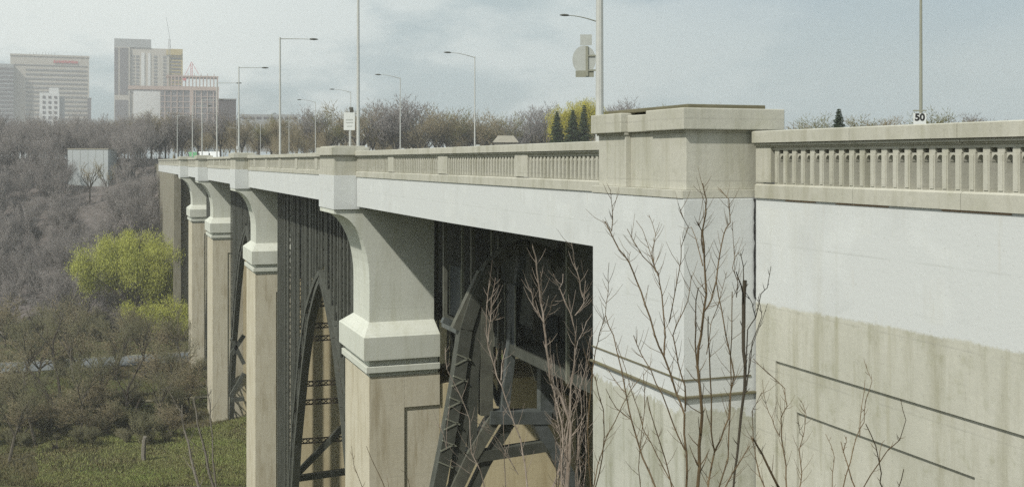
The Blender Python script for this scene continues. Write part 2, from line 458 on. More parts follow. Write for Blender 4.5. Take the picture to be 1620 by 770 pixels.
# left span: posts measured at three places
def y_at(u, x):
    r = (u - U0) / F; return x * (cs - r * sn) / (sn + r * cs)
posts1 = []
for ua, ub in ((614, 623), (693, 708), (815, 835)):
    posts1.append((y_at(ub, 13), y_at(ua, 13)))
balustrade('balustrade', 'grey balustrade with square posts between the big pillar and the next pier', 24.9, 60.8, G, posts1 + [(24.9, 25.6), (60.1, 60.8)])

# ------------------------------------------------------------------ abutment wall (right)
W = thing('abutment_wall', 'tall abutment wall, upper part white and lower part bare stained concrete', 'retaining wall')
q = MB()
zb = -12.0
YE = 20.3
q.box(13.0, 13.5, -14, YE, -4.17, -.835)                     # upper band
q.box(13.0, 13.5, 19.57, YE, zb, -4.172)                     # border left of the panel
q.box(13.055, 13.5, 18.9, 19.568, zb, -4.172)               # first step
q.box(13.055, 13.5, -14, 18.898, -5.09, -4.172)
q.box(13.11, 13.5, 14.05, 18.898, zb, -5.092)                # second step (panel)
q.box(13.055, 13.5, -14, 14.048, zb, -5.092)
q.build('wall_face', M['wall'], W)
q = MB(); q.box(13.5, 36, -14, 24.8, zb - 8, -.84); q.build('wall_core', M['stone'], W)
# rusty slots below the plinth
for u0, u1 in ((1243, 1290), (1322, 1405), (1490, 1600)):
    ya, yb = y_at(u1, 12.99), y_at(u0, 12.99)
    q = MB(); q.box(12.985, 13.02, ya, yb, -.862, -.838); q.build('rust_streak', M['rust'], W)

# balustrade piece over abutment behind pilaster is hidden; big pillar
BP = thing('bridge_pillar', 'massive concrete pillar rising above the balustrade, white below and grey on top', 'pillar')
q = MB(); xa = 11.28; y0, y1 = 20.35, 24.9
q.box(xa, 15, y0, y1, -18, -.835); q.build('shaft', M['pier_big'], BP, .02)
q = MB(); q.box(xa - .02, 13.55, y0 - .0, y1 + .02, -.832, -.66); q.build('base_course', M['stone'], BP, .01)
q = MB(); q.box(11.40, 13.5, 20.45, 21.95, -.66, .60); q.box(11.40, 13.5, 23.30, 24.80, -.66, .60)
q.box(11.53, 13.5, 21.95, 23.30, -.66, .60); q.build('upper_body', M['stone'], BP, .012)
q = MB(); q.box(11.25, 13.72, 20.30, 22.0, .605, 1.06); q.box(11.25, 13.72, 23.27, 24.95, .605, 1.06); q.box(11.42, 13.72, 22.0, 23.27, .605, 1.0)
q.build('cap', M['stone'], BP, .02)
q = MB(); q.box(11.5, 13.4, 20.55, 24.7, 1.062, 1.15); q.build('top_slab', M['stone_mossy'], BP, .015)
q = MB(); q.box(11.36, 13.5, 20.42, 21.98, .555, .603); q.box(11.36, 13.5, 23.28, 24.83, .555, .603); q.build('cap_moulding', M['stone'], BP)
# string course
q = MB(); q.box(xa - .07, 13.0, y0 - .07, y1 + .05, -4.985, -4.935)
q.build('string_course', M['stone_mossy'], BP, .01)
q = MB(); q.box(xa - .022, 12.9, y0 - .022, y1 + .01, -4.62, -4.59); q.build('thin_ledge', M['stone_mossy'], BP)
# joint between the pillar and the wall
q = MB()
pts = [(12.98, y0 - .02, -.85)]
for i in range(1, 26): pts.append((12.985 + random.uniform(-.012, .012), y0 - .03 + random.uniform(-.01, .01), -.85 - i * .085))
q.tube(pts, [random.uniform(.008, .03) for _ in pts], 5); q.build('crack', M['sign_ink'], BP)

# ------------------------------------------------------------------ deck, fascia, road
piers = [(59.5, 65.9, 60.2, 64.4, 0.0), (108.4, 115.4, 109.2, 113.4, .85), (153.5, 161.5, 154.5, 159.0, 1.05), (191, 199, 192.0, 196.4, 1.3)]
D = thing('bridge_deck', 'long bridge deck with a white painted edge beam carried on the piers', 'bridge deck')
edges = [24.9] + [v for p in piers for v in (p[2] - .2, p[3] + .2)] + [228.0]
for i in range(0, len(edges) - 1, 2):
    a, e = edges[i], edges[i + 1]
    q = MB(); n = max(1, int((e - a) / 12))
    for k in range(n):
        ya = a + (e - a) * k / n; yb = a + (e - a) * (k + 1) / n
        q.prism_y_s([(13.0, -2.45), (13.0, -.745), (13.45, -.745), (13.45, -2.45)], ya, yb, lambda y: G(y))
    q.build('edge_beam', M['paint'], D)
q = MB()
for a in np.arange(24.9, 340, 12):
    q.prism_y_s([(13.47, -1.35), (13.47, -.80), (36, -.80), (36, -1.35)], a, a + 12, lambda y: G(y))
q.build('slab', M['stone'], D)
for a in np.arange(26.5, 226, 3.05):
    q = MB(); q.box(13.5, 36, a - .18, a + .18, -2.5 + G(a), -1.36 + G(a)); q.build('floor_beam', M['steel'], D)
for xx in (14.2, 16.0, 21, 26, 31):
    q = MB(); q.prism_y_s([(xx - .2, -2.6), (xx - .2, -1.362), (xx + .2, -1.362), (xx + .2, -2.6)], 25, 226, G); q.build('stringer', M['steel'], D)
q = MB(); q.prism_y_s([(35.5, -2.45), (35.5, -.9), (36.1, -.9), (36.1, -2.45)], 24.9, 228, G); q.build('edge_beam', M['paint'], D)
def sheet(name, x0, x1, z, mat):
    q = MB()
    for a in np.arange(-20, 400, 12): q.prism_y_s([(x0, z - .03), (x0, z), (x1, z), (x1, z - .03)], a, a + 12, lambda y: G(y) if y > 25 else G(y))
    return tag(q.build(name, mat), kind='structure')
sheet('road', 17.0, 32.3, -.765, M['asphalt'])
sheet('pavement', 13.42, 16.9, -.62, M['pave']); sheet('pavement', 32.4, 35.6, -.62, M['pave'])
sheet('kerb', 16.9, 17.0, -.62, M['pave'])
q = MB()
for a in np.arange(-18, 330, 9): q.prism_y_s([(24.6, -.76), (24.75, -.76), (24.75, -.755), (24.6, -.755)], a, a + 3, G)
tag(q.build('road_marking', M['sign_white']), kind='structure')
# far parapet
balustrade('balustrade', 'far side balustrade of the bridge, seen only through the near one', 46.0, 80.0, G, [], False, 35.6)

# further stretches of near parapet
zz = [(65.1, 109.5, 'long grey parapet between the second and third piers'), (114.2, 154.8, 'distant parapet between the third and fourth piers'),
      (159.8, 192.4, 'far parapet between the fourth and fifth piers'), (197.2, 300, 'farthest parapet stretch meeting the trees')]
for a, e, lb in zz:
    ps = [(p, p + 1.0) for p in np.arange(a + 7, e - 3, 8)] + [(a, a + .6), (e - .6, e)]
    balustrade('balustrade', lb, a, e, G, ps, False)

# ------------------------------------------------------------------ piers
names = ['nearest full pier with a curved bracket and a recessed panel', 'second pier in the row, its base cut by the picture edge',
         'third pier with a rusty orange band on its cornice', 'farthest pale pier beside the end abutment']
def pier(i, ya, yb, ua, ub, dz):
    t = thing('bridge_pier', names[i], 'bridge pier', group='concrete piers of the bridge')
    zg = -44
    x0 = 13.56
    q = MB()
    q.box(x0, 17.6, ya + .12, yb, zg, -11.95 + dz)
    q.box(x0 + .002, 15.56, ya, ya + .12, zg, -11.95 + dz)           # border strip left of the panel
    q.box(15.56, 17.6, ya, ya + .12, -13.75 + dz, -11.95 + dz)       # border over the panel
    q.build('shaft', M['shaft'], t, .02)
    q = MB(); q.box(17.6, 33.9, ya + .121, yb - .5, zg, -12.6 + dz); q.build('cross_wall', M['cross'], t)
    q = MB(); q.box(13.36, 17.56, ya - .18, yb + .12, -11.72 + dz, -11.36 + dz)
    q.box(13.57, 17.5, ya + .01, yb - .01, -11.948 + dz, -11.0 + dz); q.build('cornice', M['upper'], t, .03)
    q = MB(); q.box(13.22, 17.52, ya - .28, yb + .2, -11.0 + dz, -9.75 + dz)
    # weathered slope up to the upper shaft
    a = [(13.22, ya - .28), (17.52, ya - .28), (17.52, yb + .2), (13.22, yb + .2)]
    b_ = [(13.74, ua), (17.45, ua), (17.45, ub), (13.74, ub)]
    q.add([(x, y, -9.75 + dz) for x, y in a] + [(x, y, -9.05 + dz) for x, y in b_], [(0, 1, 5, 4), (1, 2, 6, 5), (2, 3, 7, 6), (3, 0, 4, 7), (4, 5, 6, 7)])
    q.build('cap_block', M['upper'], t)
    if i == 2:
        q = MB(); q.box(13.262, 16.6, ya - .21, ya - .18, -10.9 + dz, -9.95 + dz); q.build('rust_band', M['rust'], t)
    # bracket
    gz = G(ua)
    prof = [(17.45, -9.05 + dz), (13.74, -9.05 + dz), (13.74, -6.6 + gz)]
    for k in range(1, 13):
        an = math.pi / 2 * k / 12
        prof.append((13.74 - 1.98 * (1 - math.cos(an)), -6.6 + gz + 3.75 * math.sin(an)))
    prof += [(11.76, -2.62 + gz), (17.45, -2.62 + gz)]
    q = MB(); q.prism_y(prof, ua, ub); o = q.build('bracket', M['upper'], t)
    # small projecting ledge mark
    q = MB(); q.box(11.72, 13.5, ua - .12, ub + .1, -2.62 + gz, -.75 + gz); q.build('pilaster', M['paint'], t, .015)
    q = MB(); q.box(11.76, 13.5, ua - .08, ub + .06, -.745 + gz, .36 + gz); q.build('pilaster_body', M['stone'], t, .01)
    q = MB(); q.box(11.58, 13.68, ua - .26, ub + .24, .36 + gz, .80 + gz); q.box(11.8, 13.5, ua - .05, ub + .05, .80 + gz, .87 + gz); q.build('pilaster_cap', M['stone'], t, .02)
    # twin column on the far side of the deck
    q = MB(); q.box(31, 34.2, ua, ub, -12.5 + dz, -2.6 + gz); q.build('twin_column', M['upper'], t)
    return t
for i, p in enumerate(piers): pier(i, *p)

# far abutment
q = MB(); q.box(13.02, 35.9, 228.0, 345, -40, -.9 + G(228)); 
FA = thing('abutment', 'dull brown end abutment where the bridge meets the wooded bank', 'abutment')
q.build('wall_face', M['far_wall'], FA)
q = MB(); q.prism_y_s([(12.98, -2.45), (12.98, -.72), (13.4, -.72), (13.4, -2.45)], 228, 300, G); q.build('edge_beam', M['paint'], FA)
q = MB(); q.box(12.7, 14, 226.5, 229.5, -40, -2.5 + G(228)); q.build('buttress', M['far_wall'], FA)

# ------------------------------------------------------------------ steel arches
prof_h = [(0, -9.5), (1.5, -10.3), (3, -11.5), (5, -13.3), (8, -17.6), (10, -21.5), (11.7, -24.8), (13.5, -30), (15, -37)]
def arch(yc, scale, label, sgn_dense, dz=0, near=False, ylim=None, xa0=16.0):
    t = thing('steel_arch', label, 'steel arch', group='steel arch spans between the piers')
    ribs = [xa0, 26.0, 31.0] if near else [xa0, 24.5, 31.0]
    def zi(dy):
        dy = abs(dy) / scale
        for (a, za), (b2, zb2) in zip(prof_h[:-1], prof_h[1:]):
            if a <= dy <= b2: return za + (zb2 - za) * (dy - a) / (b2 - a) + dz
        return -37 + dz
    H = 15 * scale
    ylo, yhi = ylim
    dyl = [k for k in (-15, -13.5, -11.7, -10, -8, -6.5, -5, -4, -3, -2, -1, 0, 1, 2, 3, 4, 5, 6.5, 8, 10, 11.7, 13.5, 15)]
    for ri, X in enumerate(ribs):
        lo = [(X, yc + k * scale, zi(k * scale)) for k in dyl]
        up = []
        for k, p in zip(dyl, lo):
            s_ = 1 if k > 0 else -1
            o = min(1, abs(k) / 7)
            up.append((X, yc + k * scale + s_ * 1.35 * o, p[2] + .55 + .6 * o))
        if near and ri == 0: continue
        rib = MB()
        for A in (lo, up):
            for a, b2 in zip(A[:-1], A[1:]): rib.bar(a, b2, .62, .42)
        rib = rib.build('arch_rib', M['steel'], t)
        q = MB()
        for k in range(len(lo)):
            q.bar(lo[k], up[k], .22, .2)
            if k + 1 < len(lo):
                for s in range(5):
                    f0 = s / 5; f1 = (s + 1) / 5
                    pA = Vector(lo[k]).lerp(Vector(lo[k + 1]), f0); pB = Vector(up[k]).lerp(Vector(up[k + 1]), f1)
                    pC = Vector(up[k]).lerp(Vector(up[k + 1]), f0); pD = Vector(lo[k]).lerp(Vector(lo[k + 1]), f1)
                    q.bar(pA, pB, .13, .1); q.bar(pC, pD, .13, .1)
        q.build('rib_lacing', M['rust_steel'], rib)
        # spandrel columns
        stp = 2.15 if ri > 0 else 1.15
        yv = np.arange(ylo + .9, yhi - .5, stp); yv = yv + np.random.RandomState(ri + int(yc)).uniform(-.45, .45, len(yv))
        if ri > 1: yv = yv[::2]
        if near and ri == 0: yv = []
        for j, yy in enumerate(yv):
            dy = yy - yc
            zl = zi(dy) + (1.2 if abs(dy) < H else 0)
            zl = max(zl, -40)
            if near and ri == 0 and zl < -14: zl = -40
            q = MB(); q2 = MB()
            q.bar((X - .17, yy, zl), (X - .17, yy, -2.6 + G(yy)), .12, .36); q.bar((X + .17, yy, zl), (X + .17, yy, -2.6 + G(yy)), .12, .36)
            zc = zl; sg = 1
            while zc < -3.2:
                q2.bar((X - .17 * sg, yy, zc), (X + .17 * sg, yy, zc + .6), .04, .05); zc += .6; sg = -sg
            if j + 1 < len(yv) and abs(dy) > 4 and ri == 1 and j % 3 == 0:
                y2 = yv[j + 1]; nb = max(1, int((-3 - zl) / 7))
                for b_ in range(nb):
                    z0 = zl + (-3 - zl) * b_ / nb; z1 = zl + (-3 - zl) * (b_ + 1) / nb
                    q.bar((X, yy, z0), (X, y2, z1), .12, .1); q.bar((X, yy, z1), (X, y2, z0), .12, .1)
            cl = q.build('column', M['steel'], t); q2.build('column_lacing', M['steel_mid'] if ri == 0 and not near else M['steel'], cl)
    return t
def ax(u, y): r = (u - U0) / F; return y * (sn + r * cs) / (cs - r * sn)
def pz(u, v, y):
    X = ax(u, y); return (X, y, -(v - V0) / F * DEP(X, y))
def laced(t, a, b2, h=.17):
    a = Vector(a); b2 = Vector(b2); q = MB()
    for hh in (-h, h): q.bar(a + Vector((0, 0, hh)), b2 + Vector((0, 0, hh)), .13, .1)
    n = max(3, int((b2 - a).length / (h * 2.6)))
    for k in range(n):
        p = a.lerp(b2, k / n); r_ = a.lerp(b2, (k + 1) / n)
        q.bar(p + Vector((0, 0, -h)), r_ + Vector((0, 0, h)), .07, .07); q.bar(p + Vector((0, 0, h)), r_ + Vector((0, 0, -h)), .07, .07)
    q.build('laced_strut', M['rust_steel'], t)
A1 = arch(43.5, 1.0, 'nearest dark steel arch span behind the bare branches', 1, -1.5, True, (25.5, 59.2))
A2 = arch(84.2, 1.0, 'second steel arch span, dense posts above a laced arch leg', 1, .3, False, (66.5, 108), 15.6)
A3 = arch(134.5, 1.25, 'third steel arch span, a narrow dark strip between two piers', 1, .8, False, (116, 153))
A4 = arch(176, 1.0, 'farthest steel arch span, only a sliver visible', 1, 1, False, (162, 190.5))
for vv in (482, 516, 536, 607, 636, 697):
    y_ = 99.0; A_ = pz(478, vv, y_); B_ = pz(560, vv - 4, y_); laced(A2, (A_[0] - .8, y_, A_[2]), (B_[0] + 3, y_, B_[2]), .2)
def beam(t, name, pts, w, h, mat):
    q = MB()
    for a, b2 in zip(pts[:-1], pts[1:]): q.bar(a, b2, w, h)
    return q.build(name, M[mat], t)
beam(A2, 'diagonal', [pz(462, 757, 99), pz(562, 655, 99)], .5, .5, 'steel'); beam(A2, 'strut', [pz(462, 757, 99.4), pz(562, 743, 99.4)], .6, .5, 'steel')
for (a, b2, c2, d2) in ((366, 560, 386, 530), (366, 535, 386, 575), (366, 625, 386, 590), (366, 632, 386, 630)):
    beam(A3, 'diagonal', [pz(a, b2, 149), pz(c2, d2, 149)], .5, .5, 'steel')
# portal frame of the near span, transverse at y = 50
Y = 50.0
def pl(*uv): return [pz(u, v, Y) for u, v in uv]
beam(A1, 'portal_brace', pl((767, 450), (775, 420), (800, 398), (832, 387), (868, 400), (900, 428), (925, 465)), .75, .5, 'steel_mid')
beam(A1, 'portal_leg', pl((768, 446), (768, 655)), .6, .5, 'steel_mid')
beam(A1, 'diagonal', pl((826, 395), (797, 650)), .42, .4, 'steel_pale'); beam(A1, 'diagonal', pl((720, 520), (762, 430)), .4, .4, 'steel_mid')
beam(A1, 'diagonal', pl((842, 395), (852, 560)), .35, .35, 'steel_mid')
beam(A1, 'portal_leg', pl((866, 500), (866, 662)), .9, .5, 'steel_pale'); beam(A1, 'portal_beam', pl((772, 658), (868, 658)), .8, .6, 'steel_pale')
beam(A1, 'portal_leg', pl((782, 657), (744, 720), (706, 800)), .62, .6, 'steel_mid')
beam(A1, 'portal_leg', pl((806, 668), (768, 730), (735, 800)), .3, .5, 'steel'); beam(A1, 'portal_leg', pl((848, 664), (895, 745), (915, 800)), .7, .6, 'steel_pale')
beam(A1, 'strut', pl((745, 722), (862, 704)), .55, .5, 'steel'); beam(A1, 'strut', pl((696, 717), (722, 717)), .35, .4, 'steel_pale')
beam(A1, 'outer_chord', pl((775, 420), (750, 472), (735, 520), (722, 610), (706, 700), (690, 780)), .62, .6, 'steel')
beam(A1, 'outer_chord', pl((776, 440), (760, 490), (752, 540), (742, 620), (728, 700), (716, 780)), .3, .5, 'steel')
beam(A1, 'inner_post', pl((757, 500), (748, 600), (746, 722)), .4, .4, 'steel')
for k in range(11):
    v_ = 560 + k * 17; u_ = 729 - (v_ - 560) * .17
    beam(A1, 'lattice_bar', [pz(u_ - 6, v_, 49.7), pz(u_ + 16, v_ - (11 if k % 2 else -9), 49.7)], .1, .06, 'steel_slim')
for (a, b2, c2, d2, w_, mm) in ((704, 352, 704, 505, .18, 'steel_mid'), (748, 360, 748, 560, .2, 'steel_mid'), (790, 372, 790, 640, .16, 'steel_mid'), (884, 430, 884, 640, .3, 'steel_mid'), (905, 440, 905, 650, .2, 'steel_mid'),
        (735, 500, 790, 640, .25, 'steel_pale'), (800, 460, 850, 600, .22, 'steel_mid'), (870, 410, 922, 560, .25, 'steel_mid'), (868, 560, 925, 470, .2, 'steel_mid'), (700, 505, 735, 520, .3, 'steel_pale'), (868, 600, 930, 640, .3, 'steel_pale')):
    beam(A1, 'brace_bar', [pz(a, b2, 50.6), pz(c2, d2, 50.6)], w_, w_, mm)
# subway level under the road
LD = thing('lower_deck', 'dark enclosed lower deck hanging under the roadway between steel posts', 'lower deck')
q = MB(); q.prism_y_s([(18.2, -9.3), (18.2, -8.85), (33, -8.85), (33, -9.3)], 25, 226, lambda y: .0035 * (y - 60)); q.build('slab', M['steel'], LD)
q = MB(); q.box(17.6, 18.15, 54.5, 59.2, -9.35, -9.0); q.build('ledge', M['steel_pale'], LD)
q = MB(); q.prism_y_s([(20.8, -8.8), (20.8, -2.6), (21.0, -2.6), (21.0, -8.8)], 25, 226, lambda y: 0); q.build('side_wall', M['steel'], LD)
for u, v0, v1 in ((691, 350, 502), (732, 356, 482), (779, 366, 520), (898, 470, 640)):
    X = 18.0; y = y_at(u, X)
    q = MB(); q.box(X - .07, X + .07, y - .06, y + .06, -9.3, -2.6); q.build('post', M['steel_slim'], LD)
for u0, u1, v0, v1 in ((712, 730, 424, 505), (800, 816, 452, 560)):
    X = 18.3; ya, yb = y_at(u1, X), y_at(u0, X); d = DEP(X, ya)
    q = MB(); q.box(X, X + .05, ya, yb, -(v1 - V0) / F * d, -(v0 - V0) / F * d)
    q.build('panel', M['panel'], LD)
    for yy in (ya, yb):
        q = MB(); q.box(X - .05, X - .002, yy - .04, yy + .04, -(v1 - V0) / F * d, -(v0 - V0) / F * d); q.build('panel_edge', M['steel_slim'], LD)

# ------------------------------------------------------------------ lamp posts
def lamp_mesh(side, h=11.6, r0=.105, r1=.06, arm=2.6, rise=.15, matk='pole'):
    """side +1: arm towards +x"""
    pass
def lamp_post(x, y, side, label, rise=.1, r0=.10, r1=.055, mat='pole', h=11.3, drop=0, arm=2.5, ctrl=True):
    z0 = -.62 + G(y)
    t = thing('street_lamp', label, 'street lamp', (x, y, z0), 'street lamps along both sides of the bridge')
    q = MB(); q.tube([(0, 0, 0), (0, 0, h * .5), (0, 0, h)], [r0, (r0 + r1) / 2, r1], 10); q.build('pole', M[mat], t, smooth=False)
    q = MB(); q.tube([(0, 0, 0), (0, 0, .25)], [r0 * 2.0, r0 * 1.8], 8); q.build('base', M[mat], t)
    # arm: gentle curve, its direction is along -x / +x, as on the bridge
    pts = [(side * arm * k / 6, 0, h - .12 + rise * math.sin(k / 6 * math.pi / 2)) for k in range(7)]
    q = MB(); q.tube(pts, [.045 - .003 * k for k in range(7)], 6); q.build('arm', M[mat], t)
    e = Vector(pts[-1])
    q = MB()
    rings = []
    for k, (dx, w, hh) in enumerate(((0, .05, .04), (.12, .12, .08), (.38, .15, .1), (.62, .11, .07), (.75, .03, .03))):
        rings.append([(e.x + side * dx, w * math.cos(a), e.z + hh * math.sin(a) * (1 if math.sin(a) > 0 else .8)) for a in [2 * math.pi * j / 10 for j in range(10)]])
    vs_ = [p for r_ in rings for p in r_]; fs_ = [(i * 10 + j, i * 10 + (j + 1) % 10, (i + 1) * 10 + (j + 1) % 10, (i + 1) * 10 + j) for i in range(4) for j in range(10)]
    fs_ += [tuple(range(9, -1, -1)), tuple(40 + j for j in range(10))]
    q.add(vs_, fs_); q.build('lamp_head', M['lamp'], t, smooth=True)
    if ctrl:
        q = MB(); q.box(-.28, -.1, -.1, .1, 2.0, 2.35); q.build('control_box', M['sign_white'], t)
    return t
near_l = [(30.4, 'thick pale lamp post beside the big pillar, top out of view', .13, .085), (64.3, 'tall lamp post rising behind the second pillar cap', .105, .07),
          (95.3, 'lamp post with a flat arm, the most complete in the left half', .10, .07), (126.2, 'slender near side lamp post behind the small pilaster cap', .10, .06),
          (152, 'near side lamp post in front of the unfinished tower', .1, .06), (176, 'distant near side lamp post next to the white van roof', .1, .06),
          (196, 'distant near side lamp post left of the white van', .1, .06), (238, 'faint lamp post near the green van', .1, .06)]
for k, (y, lb, r0, r1) in enumerate(near_l):
    lamp_post(14.0, y, 1, lb, 0.06, r0, r1, 'pole', 11.2 if k < 5 else 10.2, ctrl=(k in (3,)))
far_l = [(46 - 5, 'thin grey lamp post with the speed limit plate, right of the big pillar'), (76, 'far side lamp post hidden by the thick pole except its arm'), (106, 'far side lamp post with a curved arm over the central parapet'),
         (136, 'far side lamp post in front of the bare thicket'), (166, 'far side lamp post whose lamp shows beside the white sign'), (196, 'small far side lamp post left of the white sign'),
         (226, 'tiny far side lamp post right of the flat arm lamp'), (270, 'faintest far side lamp post near the dark block'), (320, 'faint far side lamp post by the end of the bridge')]
for k, (y, lb) in enumerate(far_l):
    t = lamp_post(35.0, y, -1, lb, .42, .085, .05, 'pole_grey' if k < 2 else 'pole', 11.2 if k < 6 else 10.0, ctrl=False)
    if k in (2, 3):
        q = MB(); q.box(.12, .5, -.12, .12, 1.9, 2.3); q.build('control_box', M['sign_white'], t)

# ------------------------------------------------------------------ signs
def text_mesh(s, size, mat, parent, loc, rotz, name='lettering', bold=.02):
    cu = bpy.data.curves.new(name, 'FONT'); cu.body = s; cu.size = size; cu.align_x = 'CENTER'; cu.align_y = 'CENTER'; cu.extrude = .004; cu.offset = bold
    o = bpy.data.objects.new(name, cu); COL.objects.link(o)
    dg = bpy.context.evaluated_depsgraph_get(); me = bpy.data.meshes.new_from_object(o.evaluated_get(dg))
    bpy.data.objects.remove(o); o = bpy.data.objects.new(name, me); COL.objects.link(o)
    me.materials.clear(); me.materials.append(mat); o.parent = parent
    o.rotation_euler = (R(90), 0, rotz); o.location = loc
    return o
# speed plate on the lone pole
y = 40.7; x = 34.8; d = DEP(x, y)
c0 = P(1455, 186, d)
SP = thing('speed_limit_sign', 'small white speed limit plate reading 50 peeking over the parapet', 'road sign', c0)
q = MB(); q.box(-.28, .28, -.012, .012, -.5, .20); SPp = q.build('plate', M['sign_white'], SP); 
q = MB(); q.box(-.29, .29, -.03, .01, .28, .34); q.build('bracket', M['pole_grey'], SP)
text_mesh('50', .44, M['sign_ink'], SP, (0, -.02, .0), 0, bold=.018)
SP.rotation_euler = (0, 0, -TH - R(8))
# back of round sign by the thick pole
c0 = P(924, 95, 34.0)
RS = thing('road_sign', 'grey back of a round road sign with two plates beside the thick pole', 'road sign', c0); RS.rotation_euler = (0, 0, -TH - R(5))
q = MB(); n = 28
vs_ = [(.36 * math.cos(2 * math.pi * k / n), yy, .44 * math.sin(2 * math.pi * k / n)) for yy in (-.008, .008) for k in range(n)]
q.add(vs_, [tuple(range(n)), tuple(range(2 * n - 1, n - 1, -1))] + [(k, k + n, (k + 1) % n + n, (k + 1) % n) for k in range(n)]); q.build('disc', M['sign_back'], RS)
q = MB(); q.box(-.26, .3, -.01, .01, -.53, -.33); q.build('plate', M['pole_grey'], RS)
q = MB(); q.box(-.12, .24, .01, .03, .45, .78); q.build('plate', M['sign_back'], RS)
q = MB(); q.box(.05, .13, -.05, -.012, -.50, .42); q.box(.13, .55, -.04, -.02, .1, .15); q.box(.13, .55, -.04, -.02, -.35, -.3); q.build('bracket', M['pole_grey'], RS)
# white square sign at the second pilaster
c0 = P(553, 192, 62.5)
WS = thing('road_sign', 'white square sign on a slim post left of the tall lamp post', 'road sign', c0); WS.rotation_euler = (0, 0, -TH)
q = MB(); q.box(-.33, .30, -.012, .012, -.5, .5); q.build('plate', M['sign_white'], WS)
q = MB(); q.tube([(0, .05, -2.7), (0, .05, .55)], .045, 8); q.build('post', M['pole'], WS)
q = MB(); q.box(-.2, .18, -.02, -.013, .05, .12); q.box(-.22, .2, -.02, -.013, -.1, -.05); q.box(-.16, .14, -.02, -.013, -.3, -.26); q.build('lettering', M['sign_back'], WS)
q = MB(); q.box(.0, .2, -.05, .12, .52, .8); q.build('dark_box', M['lamp'], WS, .03)

# ------------------------------------------------------------------ vehicles on the bridge
def van(label, x, y, paint, h=2.2):
    t = thing('parked_van', label, 'van', (x, y, -.765 + G(y)))
    q = MB(); w = .95
    prof = [(-2.4, .35), (-2.4, 1.1), (-1.5, 1.35), (-.9, h - .05), (-.6, h), (2.1, h), (2.35, h - .15), (2.4, .35)]
    n = len(prof)
    q.add([(-w * (.88 if z > 1.3 else 1), yy, z) for yy, z in prof] + [(w * (.88 if z > 1.3 else 1), yy, z) for yy, z in prof],
          [tuple(range(n)), tuple(range(2 * n - 1, n - 1, -1))] + [(i, i + n, (i + 1) % n + n, (i + 1) % n) for i in range(n)])
    q.build('body', paint, t, .06)
    for sx in (-1, 1):
        for yy in (-1.5, 1.5):
            q = MB(); q.tube([(sx * .98, yy, .35), (sx * .78, yy, .35)], .35, 16); w_ = q.build('wheel', M['lamp'], t); q = MB(); q.tube([(sx * .99, yy, .35), (sx * .97, yy, .35)], .2, 12); q.build('rim', M['sign_back'], w_)
        q = MB(); q.box(sx * .87 - .02 , sx * .87 + .02, -.8, 1.9, 1.4, h - .3); q.build('window', M['panel'], t)
    return t
M['van_white'] = plain('white_van_paint', (.75, .76, .76), .35, .05, 2); M['van_green'] = plain('green_van_paint', (.16, .38, .2), .4, .1, 2)
v = van('white van roof showing above the distant parapet', 19, 185 + 26, M['van_white'], 2.6)
v = van('second white van roof just behind the first one', 17.9, 221, M['van_white'], 2.7)
v = van('green van at the far end of the bridge', 18.5, 258, M['van_green'], 2.9)
# work light / cyclist like small pale marker on the parapet
c0 = P(464, 238, 90)

# ------------------------------------------------------------------ trees
def tree_segments(seed, H=13, spread=.45, trunk_h=.22, lean=(0, 0), depth=5, droop=0, n0=5, up=.35):
    """returns thick segments and twig segments as arrays"""
    rg = random.Random(seed); thick = []; thin = []
    def rec(p, d, L, r, lv):
        n = 3 if lv < 3 else 2
        q0 = p
        for k in range(n):
            d = (d + Vector((rg.gauss(0, .13), rg.gauss(0, .13), rg.gauss(0, .08) + up * .12 - droop * lv * .03))).normalized()
            q1 = q0 + d * (L / n); r1 = r * (.86 if lv < depth else .6)
            (thick if lv <= 2 else thin).append((q0.copy(), q1.copy(), r, r1)); 
            if lv < depth and (k > 0 or lv > 0):
                for _ in range(1 if lv < 2 else 2):
                    a = rg.uniform(0, 6.28); pr = Vector((math.cos(a), math.sin(a), rg.uniform(0, .5)))
                    dd = (d * (1 - spread) + pr * spread * 1.25).normalized()
                    rec(q1.copy(), dd, L * rg.uniform(.55, .8), r1 * .62, lv + 1)
            q0 = q1; r = r1
        if lv < depth:
            rec(q0.copy(), (d + Vector((rg.gauss(0, .25), rg.gauss(0, .25), .1))).normalized(), L * .7, r * .8, lv + 1)
    th = H * trunk_h; base = Vector((0, 0, -.5)); top = Vector((lean[0] * th, lean[1] * th, th))
    thick.append((base, top, H * .018, H * .015))
    for k in range(n0):
        a = 6.28 * k / n0 + rg.uniform(-.5, .5); dd = Vector((math.cos(a) * spread + lean[0], math.sin(a) * spread + lean[1], .8)).normalized()
        rec(top.copy(), dd, H * rg.uniform(.24, .34), H * .010, 1)
    return thick, thin
def thin_arrays(segs, wmin=.02, wscale=1.0):
    a = np.array([s[0][:] for s in segs]); b2 = np.array([s[1][:] for s in segs]); r = np.maximum(np.array([s[2] for s in segs]) * wscale, wmin)
    d = b2 - a; d /= np.linalg.norm(d, axis=1)[:, None] + 1e-9
    rs = np.random.RandomState(len(segs)); v = rs.normal(size=d.shape); s = np.cross(d, v); s /= np.linalg.norm(s, axis=1)[:, None] + 1e-9
    t = np.cross(d, s)
    V = np.concatenate([a + s * r[:, None], a - s * .5 * r[:, None] + t * .87 * r[:, None], a - s * .5 * r[:, None] - t * .87 * r[:, None], b2])
    n = len(a); i = np.arange(n)
    Fc = np.concatenate([np.stack([i, i + n, i + 3 * n], 1), np.stack([i + n, i + 2 * n, i + 3 * n], 1), np.stack([i + 2 * n, i, i + 3 * n], 1)])
    return V, Fc
def thick_mb(segs, n=6):
    q = MB()
    for a, b2, r0, r1 in segs: q.tube([a, b2], [max(r0, .025), max(r1, .02)], n, False)
    return q
